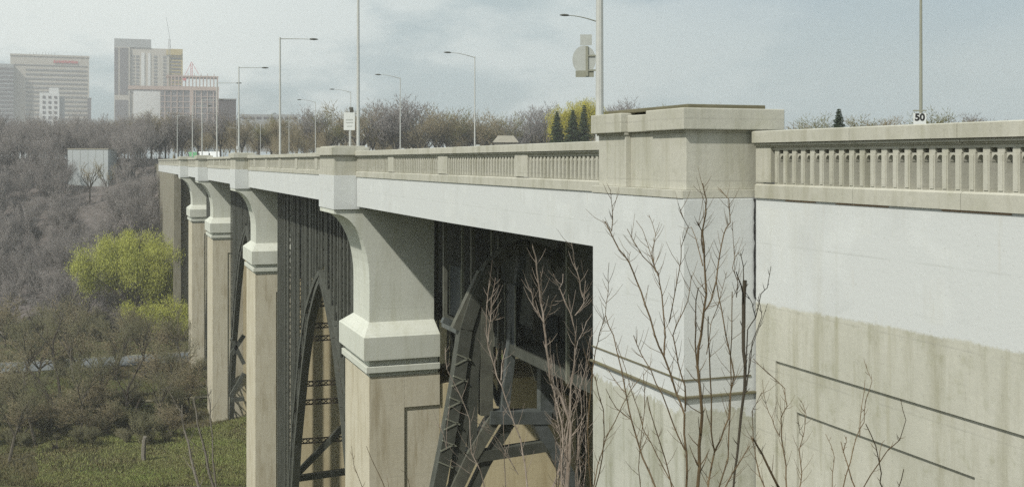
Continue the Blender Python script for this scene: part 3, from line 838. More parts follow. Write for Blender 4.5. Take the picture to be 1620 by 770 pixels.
def bare_tree(seed, mat_t, mat_c, label, group, loc, cat='bare tree', name='bare_tree', wmin=.025, **kw):
    th, tn = tree_segments(seed, **kw)
    t = thing(name, label, cat, loc, group)
    thick_mb(th).build('trunk', mat_t, t)
    V, Fc = thin_arrays(tn, wmin); npmesh('crown', V, Fc, mat_c, t)
    return t, len(tn)

def gz(x, y): return hgt(x, y)
# variants as arrays for the wood (one mass)
variants = []
for s in range(6):
    th, tn = tree_segments(100 + s, H=14, depth=4, spread=.28 + .07 * (s % 3), n0=5, up=.75)
    V1, F1 = thin_arrays(tn, .045); V2, F2 = thin_arrays([(a, b2, r0, r1) for a, b2, r0, r1 in th], .06, 1.2)
    variants.append((np.concatenate([V1, V2]), np.concatenate([F1, F2 + len(V1)])))
    if s == 0: print('variant tris', len(variants[0][1]))
def mass(name, spots, mat, label, vset=variants):
    Vs = []; Fs = []; o = 0; rs = np.random.RandomState(5)
    for x, y, z, sc in spots:
        V, Fc = vset[rs.randint(len(vset))]; a = rs.uniform(0, 6.28); ca, sa = math.cos(a), math.sin(a)
        Vr = V @ np.array([[ca, sa, 0], [-sa, ca, 0], [0, 0, 1]]) * sc * np.array([1, 1, rs.uniform(.85, 1.15)])
        Vs.append(Vr + np.array([x, y, z])); Fs.append(Fc + o); o += len(V)
    ob = npmesh(name, np.concatenate(Vs), np.concatenate(Fs), mat); tag(ob, label, None, None, 'stuff'); print(name, len(spots), sum(len(f) for f in Fs)); return ob
rg = random.Random(11)
def spots_in(u0, u1, d0, d1, n, s0, s1, cond=None):
    out = []
    for _ in range(n * 4):
        if len(out) >= n: break
        u = rg.uniform(u0, u1); d = math.sqrt(rg.uniform(d0 * d0, d1 * d1)); p = P(u, 0, d)
        if p.x > 11 and u < 300 and p.y < 345: continue
        if 104 < u < 182 and 262 < d < 296: continue
        if cond and not cond(p.x, p.y, u, d): continue
        out.append((p.x, p.y, gz(p.x, p.y) - .3, rg.uniform(s0, s1)))
    return out
sp = spots_in(-90, 286, 224, 345, 400, .45, 1.0) + spots_in(-90, 320, 345, 520, 170, .75, 1.1) + spots_in(100, 190, 238, 262, 14, .5, .7)
mass('valley_wood', sp, M['twig'], 'dense grey purple bare wood covering the far valley side', )
sp = spots_in(270, 960, 290, 420, 200, .6, .95, lambda x, y, u, d: (x > 40 or x < 11 or y > 330) and y > 275)
mass('far_wood', sp, M['twig_brown'], 'brown bare wood behind the bridge railing')

# individual skyline trees above the parapet
skl = []
protos = []
for s in range(4):
    t, n = bare_tree(40 + s, M['bark'], (M['twig'], M['twig_brown'], M['budding'], M['twig_brown'])[s], 'x', 'bare trees on the skyline behind the bridge', (0, 0, 0), wmin=.05, H=14, depth=4, n0=6, spread=.5, up=.4)
    protos.append(t)
used = set()
def put(u, vtop, d, k, label, w=1.0, base=None):
    p = P(u, 0, d); z = gz(p.x, p.y) if base is None else base
    top = -(vtop - V0) / F * d; s_ = max(.2, (top - z) / 13.2)
    pr = protos[k]
    if k in used: t = copy_tree(pr)
    else: t = pr; used.add(k)
    t.location = (p.x, p.y, z); t.scale = (s_ * w, s_ * w, s_); t.rotation_euler = (0, 0, rg.uniform(0, 6)); t['label'] = label
    return t
SL = [(8, 186, 330, 0), (45, 190, 335, 3), (100, 188, 330, 1), (150, 184, 330, 0), (172, 187, 335, 3), (200, 182, 330, 1), (222, 176, 330, 0), (243, 171, 330, 3), (262, 170, 335, 1), (278, 174, 330, 0), (288, 175, 330, 0), (315, 178, 340, 1), (352, 168, 330, 0), (385, 178, 330, 3), (410, 185, 330, 1), (430, 182, 330, 2), (455, 180, 335, 3), (480, 170, 335, 1), (497, 166, 330, 0), (520, 172, 330, 2),
      (545, 170, 335, 3), (572, 152, 320, 1), (590, 176, 330, 2), (608, 156, 320, 0), (627, 150, 320, 0), (650, 154, 330, 0), (668, 166, 320, 1), (690, 165, 330, 3), (705, 164, 330, 1), (722, 172, 330, 2), (742, 175, 330, 3),
      (762, 168, 330, 1), (782, 172, 330, 3), (802, 180, 330, 2), (820, 185, 330, 0), (842, 168, 340, 0), (862, 160, 345, 0), (965, 160, 350, 0), (985, 155, 350, 0), (1002, 162, 350, 1), (1045, 168, 350, 2), (1075, 170, 350, 2), (1130, 163, 350, 3)]
words = {0: 'grey bare tree', 1: 'brownish bare tree', 2: 'olive budding tree', 3: 'brown twiggy tree'}
for u, v, d, k in SL:
    if u < 140: where = 'on the left skyline below the office slab'
    elif u < 215: where = 'on the left skyline below the stepped tower'
    elif u < 285: where = 'on the left skyline below the white hall'
    elif u < 345: where = 'rising in front of the unfinished tower'
    elif u < 440: where = 'on the skyline left of the flat arm lamp post'
    elif u < 560: where = 'between the flat arm lamp post and the tall pole'
    elif u < 632: where = 'between the tall pole and the curved lamp post'
    elif u < 750: where = 'between the two curved lamp posts'
    elif u < 870: where = 'between the lamp post and the yellow tree'
    elif u < 1010: where = 'showing between the thick pole and the big pillar'
    else: where = 'just showing over the big pillar top'
    t = put(u + rg.uniform(-4, 4), v, d, k, words[k] + ' ' + where)
# right of the pillar, near bank beyond the bridge
for u, v, d, k, lb in ((1248, 182, 150, 1, 'low bare tree next to the pillar cap above the right parapet'), (1285, 181, 155, 2, 'low budding tree left of the small spruce'), (1304, 190, 150, 2, 'olive bush directly beside the small spruce'),
                       (1352, 184, 150, 2, 'rounded bare tree right of the small spruce'), (1385, 174, 150, 1, 'broad bare tree between the spruce and the speed plate'), (1403, 186, 150, 3, 'small brown bush left of the speed plate'),
                       (1470, 178, 145, 2, 'budding tree just behind the speed plate'), (1492, 172, 145, 2, 'dense budding tree right of the speed plate'), (1530, 180, 145, 0, 'faint thin tree right of the dense budding tree'), (1548, 181, 145, 0, 'faint thin tree farthest right but one'),
                       (1600, 182, 140, 1, 'low bare tree at the right picture edge')):
    put(u, v, d, k, lb, 1.3)

def leaf_cloud(blobs, n, size, seed, hang=0.0, aspect=.4, soft=False):
    """leaf-size quads spread through ellipsoidal clumps"""
    rs = np.random.RandomState(seed); cs_ = np.array([b_[:3] for b_ in blobs]); rd = np.array([b_[3:6] for b_ in blobs])
    wts = rd.prod(1) ** .8; wts /= wts.sum(); idx = rs.choice(len(blobs), n, p=wts)
    d = rs.normal(size=(n, 3)); d /= np.linalg.norm(d, axis=1)[:, None]; rr = rs.uniform(.25, 1, n) ** .5
    C = cs_[idx] + d * rr[:, None] * rd[idx]
    if soft:
        C = cs_[idx] + rs.normal(size=(n, 3)) * rd[idx] * .55
        C[:, 2] -= rs.exponential(.5, n) * rd[idx][:, 2]
    s = rs.uniform(.5, 1.3, n) * size
    a = rs.normal(size=(n, 3)); a[:, 2] -= hang * 3; a /= np.linalg.norm(a, axis=1)[:, None]
    b_ = np.cross(a, rs.normal(size=(n, 3))); b_ /= np.linalg.norm(b_, axis=1)[:, None]
    A = a * s[:, None]; B = b_ * (s * aspect)[:, None]
    V = np.concatenate([C - A, C + B, C + A, C - B]); i = np.arange(n)
    return V, np.stack([i, i + n, i + 2 * n, i + 3 * n], 1)
def willow(seed, label, loc, W_, H_, mat, n, name='willow_tree', cat='willow'):
    rgw = random.Random(seed); t = thing(name, label, cat, loc)
    th, tn = tree_segments(seed, H=H_ * .85, depth=4, spread=.62, n0=6, up=.2)
    thick_mb(th).build('trunk', M['bark'], t)
    V, Fc = thin_arrays(tn, .04); npmesh('branches', V * np.array([W_ / H_ * .8, W_ / H_ * .8, 1]), Fc, M['twig_brown'], t)
    blobs = []
    for k in range(110):
        a = rgw.uniform(0, 6.28); rr = rgw.uniform(.1, 1) ** .6; zz = rgw.uniform(.12, 1)
        lim = math.sqrt(max(.02, 1 - (max(0, zz - .45) / .58) ** 2))
        x, y = math.cos(a) * rr * lim * W_ / 2, math.sin(a) * rr * lim * W_ / 2
        blobs.append((x, y, zz * H_ * .93, W_ * rgw.uniform(.06, .13), W_ * rgw.uniform(.06, .13), H_ * rgw.uniform(.07, .15)))
    V, Fc = leaf_cloud(blobs, n, .26, seed, .6, .28); npmesh('foliage', V, Fc, mat, t)
    return t
def lobed(name, label, cat, d, root_u, lobes, n, mat, seed, group=None, per=9, leaf=.24, dj=5.0, brs=True):
    rl = random.Random(seed); p = P(root_u, 0, d); b0 = Vector((p.x, p.y, hgt(p.x, p.y))); t = thing(name, label, cat, b0, group)
    blobs = []; q = MB(); tips = []
    k_ = d / F
    for u, v, ru, rv in lobes:
        off = rl.uniform(-dj, dj)
        for _ in range(per):
            a = rl.uniform(0, 6.28); rr = rl.uniform(0, 1) ** .5
            c = P(u + ru * rr * math.cos(a), v + rv * rr * math.sin(a), d + off + rl.uniform(-1, 1) * ru * k_) - b0
            w = ru * k_ * rl.uniform(.22, .58); blobs.append((c.x, c.y, c.z, w, w, w * rl.uniform(.6, 1.2)))
        tips.append(P(u, v, d + off) - b0)
    q.tube([(0, 0, -1), (.2, 0, 2.5), (0, .3, 5)], [.55, .42, .36], 8); q.build('trunk', M['bark'], t)
    if brs:
        q = MB()
        for tp in tips:
            m1 = Vector((0, .3, 4.6)).lerp(tp, .5) + Vector((rl.gauss(0, .6), rl.gauss(0, .6), 1.0))
            q.tube([(0, .2, 4.2), m1, tp], [.24, .14, .05], 6)
            for _ in range(7):
                e = tp + Vector((rl.gauss(0, 1.8), rl.gauss(0, 1.8), rl.uniform(-.5, 2))); q.tube([m1.lerp(tp, rl.random()), e], [.06, .02], 4)
        q.build('branches', M['bark'], t)
    V, Fc = leaf_cloud(blobs, n, leaf, seed, .9, .16, True); npmesh('foliage', V, Fc, mat, t); return t
lobed('willow_tree', 'yellow green willow in full leaf standing in the valley', 'willow', 224, 212,
      [(150, 415, 30, 22), (133, 425, 18, 14), (185, 398, 32, 20), (222, 379, 34, 16), (258, 398, 26, 22), (200, 420, 36, 18), (250, 430, 30, 26), (150, 440, 22, 14), (284, 425, 16, 26), (182, 445, 20, 10), (236, 405, 30, 18), (275, 455, 18, 22), (250, 462, 20, 16), (292, 462, 12, 24), (228, 425, 34, 20)], 85000, M['willow'], 3)
lobed('willow_tree', 'low spreading willow beside the farthest pier', 'willow', 214, 262,
      [(270, 487, 26, 14), (232, 492, 24, 9), (290, 500, 16, 18), (255, 505, 24, 12), (205, 488, 18, 7), (283, 522, 16, 10)], 26000, M['willow'], 5)
lobed('yellow_tree', 'wide yellow budding tree behind the three dark spruces', 'tree', 300, 912,
      [(885, 185, 17, 14), (905, 178, 20, 16), (928, 174, 20, 15), (945, 180, 13, 14), (915, 198, 30, 14), (880, 200, 12, 14), (945, 200, 14, 12)], 36000, M['yellow'], 8, None, 14, .3, 3)

def spruce(label, loc, H_, Wd, seed=1):
    rgs = random.Random(seed); t = thing('spruce_tree', label, 'spruce', loc, 'dark spruces behind the parapet')
    q = MB(); q.tube([(0, 0, -1), (0, 0, H_)], [.16, .02], 6); q.build('trunk', M['bark'], t)
    segs = []
    z = .06 * H_
    while z < H_:
        f = 1 - z / H_; L = Wd / 2 * (f ** .85) * rgs.uniform(.75, 1.1) + .1
        for k in range(14):
            a = rgs.uniform(0, 6.28); l = L * rgs.uniform(.7, 1.1)
            e = Vector((math.cos(a) * l, math.sin(a) * l, z - l * .25)); s0 = Vector((0, 0, z))
            for j in range(10):
                p0 = s0.lerp(e, rgs.uniform(.15, 1)); dd = Vector((math.cos(a) + rgs.gauss(0, .7), math.sin(a) + rgs.gauss(0, .7), rgs.uniform(-.6, .3))).normalized()
                segs.append((p0, p0 + dd * .5 * (.5 + f) * min(1, H_ / 9), .14, 0))
        z += H_ * .028
    V, Fc = thin_arrays(segs, .12 if H_ > 8 else .05, .4 if H_ < 8 else 1); npmesh('foliage', V, Fc, M['needle'], t); return t
for u, vt, lb, w in ((881, 176, 'leftmost of the three dark spruces by the thick pole', 5.5), (906, 174, 'middle one of the three dark spruces by the thick pole', 6.5), (924, 166, 'tallest dark spruce, touching the thick pole', 5)):
    d = 230; p = P(u, 0, d); top = -(vt - V0) / F * d; spruce(lb, (p.x, p.y, -1.5), top + 1.5, w, int(u))
d = 120; p = P(1327, 0, d); spruce('small lone dark spruce above the right parapet', (p.x, p.y, 0.0), -(172 - V0) / F * d, 2.6, 9)

hb = [(random.uniform(36.6, 38.5), random.uniform(8, 50), random.uniform(-1.2, -.2), .8, .8, .5) for _ in range(60)]
V, Fc = leaf_cloud(hb, 9000, .12, 17, 0, .5); tag(npmesh('hedge', V, Fc, M['budding']), 'low olive hedge behind the far side of the bridge, glimpsed between the balusters', 'hedge')
# house beyond the trees
def house(label, loc, w, dp, h, col, roofc, rot=0):
    t = thing('house', label, 'house', loc); t.rotation_euler = (0, 0, rot)
    q = MB(); q.box(-w / 2, w / 2, -dp / 2, dp / 2, -3, h); q.build('wall', col, t)
    q = MB(); e = .5; q.add([(-w / 2 - e, -dp / 2 - e, h + .01), (w / 2 + e, -dp / 2 - e, h + .01), (w / 2 + e, dp / 2 + e, h + .01), (-w / 2 - e, dp / 2 + e, h + .01), (-w / 2 + 1, 0, h + 2), (w / 2 - 1, 0, h + 2)],
                        [(0, 1, 5, 4), (2, 3, 4, 5), (1, 2, 5), (3, 0, 4), (3, 2, 1, 0)]); q.build('roof', roofc, t)
    for k in range(3):
        xx = -w / 2 + w * (k + .5) / 3; q = MB(); q.box(xx - .6, xx + .6, -dp / 2 - .05, -dp / 2 + .02, h * .35, h * .75); q.build('window', M['panel'], t)
    return t
M['cream'] = plain('cream_render', (.33, .31, .25), .9, .12, .5); M['roof_grey'] = plain('roof_shingle', (.3, .28, .23), .9, .2, 1)
p = P(800, 0, 318); house('pale house with a grey roof among the skyline trees', (p.x, p.y, -.6), 6.5, 6, 5.2, M['cream'], M['roof_grey'], -TH)

# white building on the wooded slope
M['white_bld'] = plain('white_cladding', (.44, .47, .48), .7, .08, .15)
p = P(144, 0, 292)
WB = thing('white_building', 'white windowless building wall showing through the wooded slope', 'building', (p.x, p.y, 0)); WB.rotation_euler = (0, 0, -TH + R(6))
q = MB(); q.box(-5.1, 5.1, -3, 6, -14, 2.4); q.build('wall', M['white_bld'], WB)
q = MB(); q.box(-5.2, 5.2, -3.1, 6.1, 2.401, 2.65); q.build('roof_edge', M['cream'], WB)
for k in range(5):
    xx = -3.9 + k * 1.95; q = MB(); q.box(xx - .04, xx + .04, -3.05, -3.001, -6, 2.3); q.build('cladding_joint', M['sign_back'], WB)
t, _ = bare_tree(77, M['bark'], M['twig_brown'], 'dark forked bare tree standing before the white building', None, (0, 0, 0), wmin=.05, H=13, depth=3, n0=5, spread=.45, up=.6)
p = P(142, 0, 280); t.location = (p.x, p.y, -(292 - V0) / F * 280 - 4); 
t2 = copy_tree(t, (p.x + 4.2, p.y + 1, t.location.z), 'thinner bare tree at the right end of the white building', 2.0, (.8, .8, .95))

# ------------------------------------------------------------------ city buildings
M['c_beige'] = plain('beige_facade', (.42, .39, .34), .8, .06, .02); M['c_band'] = plain('window_band', (.2, .2, .2), .5, .1, .1)
M['c_dark'] = plain('dark_facade', (.13, .12, .125), .6, .12, .05); M['c_white'] = plain('white_facade', (.6, .61, .6), .7, .05, .05)
M['c_conc'] = plain('raw_concrete_frame', (.40, .30, .25), .9, .1, .1); M['c_yellow'] = plain('ochre_netting', (.42, .33, .12), .9, .1, .2)
M['c_red'] = plain('red_paint', (.5, .1, .1), .6, .1, .3); M['c_grey'] = plain('grey_facade', (.3, .31, .31), .7, .08, .05)
CD = 1300.0
class City:
    def __init__(s, label, name, u0, d=CD, depth=40, cat='tower block', z0=-6):
        s.d = d; s.k = d / F; p = P(u0, 0, d); s.u0 = u0
        s.t = thing(name, label, cat, (p.x, p.y, 0)); s.t.rotation_euler = (0, 0, -math.atan2(p.x, p.y)); s.dep = depth
    def X(s, u): return (u - s.u0) * s.k
    def Z(s, v): return -(v - V0) * s.k
    def blk(s, name, m, u0, u1, v0, v1, y0=0, y1=None, zb=False):
        q = MB(); q.box(s.X(u0), s.X(u1), y0, s.dep if y1 is None else y1, s.Z(v1), s.Z(v0)); return q.build(name, m, s.t)
c = City('wide beige office slab with long window bands and red roof lettering', 'office_building', 80)
c.blk('wall', M['c_beige'], 22, 137, 90, 215); c.blk('parapet', M['c_beige'], 21.5, 137.5, 87, 89.8, -.8)
for k in range(12):
    v = 110 + k * 7.0; c.blk('window_band', M['c_band'], 44, 134, v, v + 2.6, -.5, .02)
q = MB()
rgb = random.Random(2); u = 84.5
while u < 119:
    w = rgb.uniform(1.2, 2.2); q.box(c.X(u), c.X(u + w), -1.0, -.5, c.Z(99.5 + rgb.uniform(-.4, .4)), c.Z(95.5 + rgb.uniform(-.3, .8))); u += w + .8
q.build('lettering', M['c_red'], c.t)
c.blk('sign_band', M['c_band'], 25, 134, 103.2, 104.6, -.5, .02)
q = MB()
for k in range(9): uu = 50 + k * 4.5; q.box(c.X(uu), c.X(uu + .5), 4, 4.5, c.Z(87), c.Z(84 - (k % 3)))
q.build('antenna', M['c_band'], c.t)
c = City('dark gridded apartment slab at the left picture edge', 'apartment_building', 5, CD - 30)
c.blk('wall', M['c_grey'], -40, 20, 101, 215)
for k in range(14): c.blk('window_band', M['c_dark'], -40, 19.4, 107 + k * 6.6, 110.4 + k * 6.6, -.5, .02)
c = City('small white stepped tower in front of the beige office slab', 'apartment_building', 82, CD - 140)
c.blk('wall', M['c_white'], 64, 93, 147, 215); c.blk('penthouse', M['c_white'], 78, 92, 139, 146.9, 1, 20); c.blk('side_wing', M['c_grey'], 93.1, 101, 152, 215, 4)
for r_ in range(6):
    for k in range(3):
        uu = 68.5 + k * 8.5; c.blk('window', M['c_dark'], uu, uu + 4, 152 + r_ * 8, 156 + r_ * 8, -.4, .02)
c = City('narrow dark chimney like block right of the office slab', 'tower_block', 141, CD)
c.blk('wall', M['c_dark'], 138.5, 144, 156, 215, 0, 20); c.blk('roof', M['c_grey'], 138, 144.5, 154.5, 155.9, -.5, 20.5)
c = City('tall stepped tower with dark glass corner and cream wings', 'tower_block', 235, CD + 40)
c.blk('wall', M['c_beige'], 184, 207, 76, 215, 0, 40); c.blk('crown', M['c_grey'], 184, 239, 62.5, 75.9, 1, 40)
c.blk('glass_strip', M['c_dark'], 184.2, 189, 77, 150, -.6, .02); c.blk('glass_strip', M['c_dark'], 192, 204, 77, 150, -.6, .02); c.blk('glass_strip', M['c_dark'], 185, 204, 159, 212, -.6, .02)
c.blk('wing', M['c_beige'], 207.2, 266, 76.5, 215, 2, 40); c.blk('wing', M['c_yellow'], 266.2, 287, 76, 215, 4, 40); c.blk('netting', M['c_yellow'], 262, 285, 78, 86, .8, 1.9)
for col in (209, 216, 243, 257):
    for r_ in range(11): c.blk('window', M['c_band'], col, col + 4.5, 88 + r_ * 5.6, 91 + r_ * 5.6, 1.4, 2.02)
for r_ in range(12): c.blk('window', M['c_dark'], 258 + 10, 284, 90 + r_ * 5.4, 92.4 + r_ * 5.4, 3.4, 4.02)
c.blk('pier_strip', M['c_white'], 224, 229, 84, 140, 1.3, 2.01); c.blk('pier_strip', M['c_white'], 234, 238, 84, 140, 1.3, 2.01)
c = City('low white hall in front of the stepped tower', 'office_building', 230, CD - 60)
c.blk('wall', M['c_white'], 212, 252, 143, 215, 0, 20); c.blk('roof_edge', M['c_conc'], 204, 262, 136, 141.9, -1, 21)
c = City('unfinished concrete frame tower with bare columns on top', 'construction_building', 300, CD - 80)
c.blk('slab', M['c_conc'], 258, 345, 137, 143, 0, 30); c.blk('slab', M['c_conc'], 264, 344, 120, 122, 0, 30); c.blk('core', M['c_dark'], 256, 300, 143.1, 215, 2, 28); c.blk('core', M['c_dark'], 306, 340, 143.1, 215, 2, 28)
c.blk('hoist', M['c_conc'], 300.2, 305.8, 143.1, 215, 0, 28); c.blk('edge', M['c_conc'], 340.2, 344.5, 143.1, 215, 0, 28)
for k in range(15):
    uu = 266 + k * 5.4; c.blk('column', M['c_conc'], uu, uu + 1.8, 122.1, 136.9, 0, 3)
for k in range(8): uu = 267 + k * 10; c.blk('column_stub', M['c_conc'], uu, uu + 1, 116.5, 119.9, 0, 3)
for k in range(9):
    uu = 262 + k * 9.2; c.blk('column_strip', M['c_conc'], uu, uu + 1.3, 143.1, 205, .9, 1.99) if not 298 < uu + 1 < 306 else None
for k in range(6): c.blk('floor_edge', M['c_conc'], 256, 340, 152 + k * 9, 153 + k * 9, 1.3, 1.98)
c.blk('hoarding', M['c_red'], 290, 295, 124, 128, -1, -.1)
# cranes
def crane(label, u, d, vt, vb, ujib, vj, red=True):
    p = P(u, 0, d); k = d / F; t = thing('tower_crane', label, 'crane', (p.x, p.y, 0)); t.rotation_euler = (0, 0, -math.atan2(p.x, p.y))
    m_ = M['c_red'] if red else M['c_grey']; w = .9
    zt, zb = -(vt - V0) * k, -(vb - V0) * k; q = MB()
    for sx in (-1, 1):
        for sy in (-1, 1): q.bar((sx * w, sy * w, zb), (sx * w, sy * w, zt), .45, .45)
    z = zb; s_ = 1
    while z < zt - 2: q.bar((-w * s_, -w, z), (w * s_, -w, z + 2), .3, .3); z += 2; s_ = -s_
    q.build('mast', m_, t)
    q = MB()
    for a, b2 in zip(ujib[:-1], ujib[1:]): q.bar(((a[0] - u) * k, 0, -(a[1] - V0) * k), ((b2[0] - u) * k, 0, -(b2[1] - V0) * k), .45, .45)
    q.build('jib', m_, t); return t
crane('thin grey crane jib standing above the stepped tower', 268, CD, 62, 90, [(270, 76), (267, 50), (263, 28)], 30, False)
crane('small red crane with a pointed frame on the unfinished tower', 303, CD - 70, 100, 122, [(293, 120), (303, 98), (314, 118)], 98)
c = City('dark square block behind the trees right of the unfinished tower', 'tower_block', 358, 600, 15)
c.blk('wall', M['c_dark'], 346, 373, 158, 235); c.blk('roof', M['c_grey'], 345.5, 373.5, 156, 157.9, -.3, 15.3)
c = City('long low pale building on the skyline left of the flat arm lamp', 'office_building', 412, 700, 15)
c.blk('wall', M['c_grey'], 380, 470, 181, 240); 
for k in range(8): c.blk('window', M['c_dark'], 384 + k * 11, 391 + k * 11, 185, 188, -.3, .02)

# ------------------------------------------------------------------ valley floor scrub and trees
small = []
for s in range(5):
    th, tn = tree_segments(300 + s, H=4.6, depth=4, spread=.34, n0=8, trunk_h=.05, up=.7, lean=((s - 2) * .15, 0))
    V1, F1 = thin_arrays(tn + th, .03); small.append((V1, F1))
def brush(name, spots, mat, lb): return mass(name, spots, mat, lb, small)
sp = spots_in(-60, 330, 133, 163, 95, .35, 1.3, lambda x, y, u, d: u < 320 - max(0, (150 - d)) * 4) + spots_in(-60, 330, 172, 194, 55, .35, 1.2) + spots_in(-60, 300, 210, 228, 60, .5, 1.4)
brush('scrub', [s for s in sp if abs(s[1] - 168) > 3 and abs(s[1] - 202) > 7], M['scrub'], 'tangled brown scrub on the valley floor')
# grass
rs = np.random.RandomState(3)
def grass(name, spots_fn, n, h, mat, lb):
    Vs = []
    pts = []
    while len(pts) < n:
        x, y = spots_fn(rs); pts.append((x, y, gz(x, y)))
    Pn = np.array(pts); a = rs.uniform(0, 6.28, n); w = .05
    dx = np.stack([np.cos(a), np.sin(a), np.zeros(n)], 1) * w
    tip = Pn + np.stack([rs.normal(0, .12, n), rs.normal(0, .12, n), rs.uniform(.5, 1.2, n) * h], 1)
    V = np.concatenate([Pn - dx, Pn + dx, tip]); i = np.arange(n)
    return tag(npmesh(name, V, np.stack([i, i + n, i + 2 * n], 1), mat), lb, None, None, 'stuff')
M['grass'] = plain('green_grass', (.25, .31, .09), .9, .3, .14, .1, 0, (.25, .23, .12))
M['dry'] = plain('dry_grass', (.17, .14, .075), .9, .3, .4, .1, 0, (.10, .105, .045))
def f_green(r_):
    while True:
        u = r_.uniform(0, 400); d = r_.uniform(118, 150); p = P(u, 0, d)
        v = V0 + 35 * F / d
        k = mnoise.noise(Vector((p.x * .12, p.y * .1, 8)))
        if k < -.12 and r_.random() < .8: continue
        if v > 690 - (u - 150) * .18 + 40 * k - (0 if u > 130 else 300 * 0) and u > 60 + 30 * k: return p.x, p.y
def f_dry(r_):
    u = r_.uniform(-60, 420); d = 118 + 110 * r_.uniform(0, 1) ** 1.3; p = P(u, 0, d)
    if abs(p.y - 202) < 5.5 or abs(p.y - 168) < 1: return f_dry(r_)
    return p.x, p.y
grass('green_grass', f_green, 60000, .3, M['grass'], 'bright green grass patch at the foot of the piers')
grass('dry_grass', f_dry, 60000, .4, M['dry'], 'dry olive and straw grass over the valley floor')

# leaning and forked trees at lower left
def traced(name, label, cat, d, stems, mat, group=None, jit=.4, seed=1, root=None, twigs=0, twl=.5, twmat=None, n=6, rmin=.003, part='branch', rs_=1.0):
    rgt = random.Random(seed)
    first = stems[0][0]; b0 = P(first[-1][0], first[-1][1], d)
    t = thing(name, label, cat, b0, group); allsegs = []
    for si, (pts, r0, r1) in enumerate(stems):
        ph = rgt.uniform(0, 6.28); amp = rgt.uniform(-jit, jit); L = []
        k = len(pts)
        for j, (u, v) in enumerate(pts):
            f = 1 - j / max(1, k - 1)           # 1 at the tip
            dd = d + amp * f + .06 * jit * math.sin(ph + j * 1.7)
            L.append(P(u + rgt.uniform(-.6, .6), v, dd) - b0)
        # refine
        Q = [L[0]]
        for a, b2 in zip(L[:-1], L[1:]):
            m_ = (a + b2) / 2 + Vector((rgt.gauss(0, 1), rgt.gauss(0, 1), rgt.gauss(0, 1))) * (b2 - a).length * .022
            Q += [m_, b2]
        if v > 765 and root is not None: Q.append(Vector(root) - b0)
        r0, r1 = r0 * rs_, r1 * rs_
        rad = [r1 + (r0 - r1) * (j / (len(Q) - 1)) for j in range(len(Q))]
        q = MB(); q.tube(Q, rad, n)
        # buds and nodes
        for j in range(len(Q) - 1):
            for _ in range(twigs):
                if rgt.random() > .55: continue
                f = rgt.random(); p = Q[j].lerp(Q[j + 1], f); dr = (Q[j] - Q[j + 1]).normalized()
                a = Vector((rgt.gauss(0, 1), rgt.gauss(0, 1), rgt.gauss(0, .4))).normalized(); dd = (dr * .9 + a * .7).normalized(); l = twl * rgt.uniform(.15, 1)
                rr = max(rmin, rad[j] * .35); e = p + dd * l * .5; e2 = e + (dd + Vector((0, 0, .35))).normalized() * l * .5
                q.tube([p, e, e2], [rr, rr * .8, rr * .4], 4)
        q.build(part, mat, t)
    return t
traced('bare_tree', 'dark trunk leaning left in an arc over the scrub', 'bare tree', 150,
       [([(42, 582), (62, 603), (80, 635), (100, 672), (110, 695)], .42, .15), ([(0, 605), (25, 610), (45, 625), (58, 655), (62, 670)], .25, .08), ([(35, 575), (20, 590), (5, 588)], .1, .05)], M['bark'], None, 2, 1, None, 3, 3.5, n=7, rmin=.04)
traced('bare_tree', 'slim pale tree rising across the valley road', 'bare tree', 160,
       [([(98, 505), (84, 540), (86, 570), (92, 600), (96, 628)], .22, .07), ([(45, 500), (60, 525), (80, 548), (84, 560)], .1, .04), ([(100, 495), (92, 520), (84, 545)], .08, .04)], M['bark'], None, 2, 2, None, 3, 3.5, n=7, rmin=.035)
traced('bare_tree', 'forked bare tree with a twisted pale base', 'bare tree', 145,
       [([(228, 565), (215, 590), (203, 612), (200, 650), (205, 690), (198, 706)], .28, .06), ([(175, 572), (185, 600), (197, 620), (203, 645)], .12, .04), ([(222, 630), (212, 660), (203, 690)], .3, .12), ([(236, 512), (232, 540), (228, 565), (215, 590)], .08, .03)], M['bark'], None, 2, 3, None, 4, 3, n=7, rmin=.035)
traced('tree_stump', 'short pale broken trunk standing at the grass edge', 'tree stump', 128, [([(230, 690), (228, 705), (229, 735)], .3, .22)], M['bark_pale'], None, .1, 4)
traced('fallen_trunk', 'dark fallen limb lying in the scrub at lower left', 'fallen trunk', 132, [([(40, 735), (55, 725), (70, 718)], .3, .2), ([(85, 705), (100, 722), (112, 742)], .35, .25)], M['bark'], None, .3, 5, twigs=2, twl=2, rmin=.05)
traced('young_tree', 'slim leaning bare sapling in front of the green grass', 'sapling', 60,
       [([(288, 640), (292, 680), (303, 725), (316, 775)], .09, .03), ([(262, 610), (285, 650), (292, 680)], .03, .015)], M['bark_pale'], None, .6, 6, twigs=3, twl=1.2, rmin=.012)
traced('young_tree', 'second slim bare sapling nearer the white pier', 'sapling', 58,
       [([(306, 630), (313, 670), (326, 720), (340, 775)], .08, .03), ([(326, 600), (332, 640), (336, 690), (336, 725), (342, 770)], .05, .02)], M['bark_pale'], None, .6, 7, twigs=3, twl=1.2, rmin=.012)

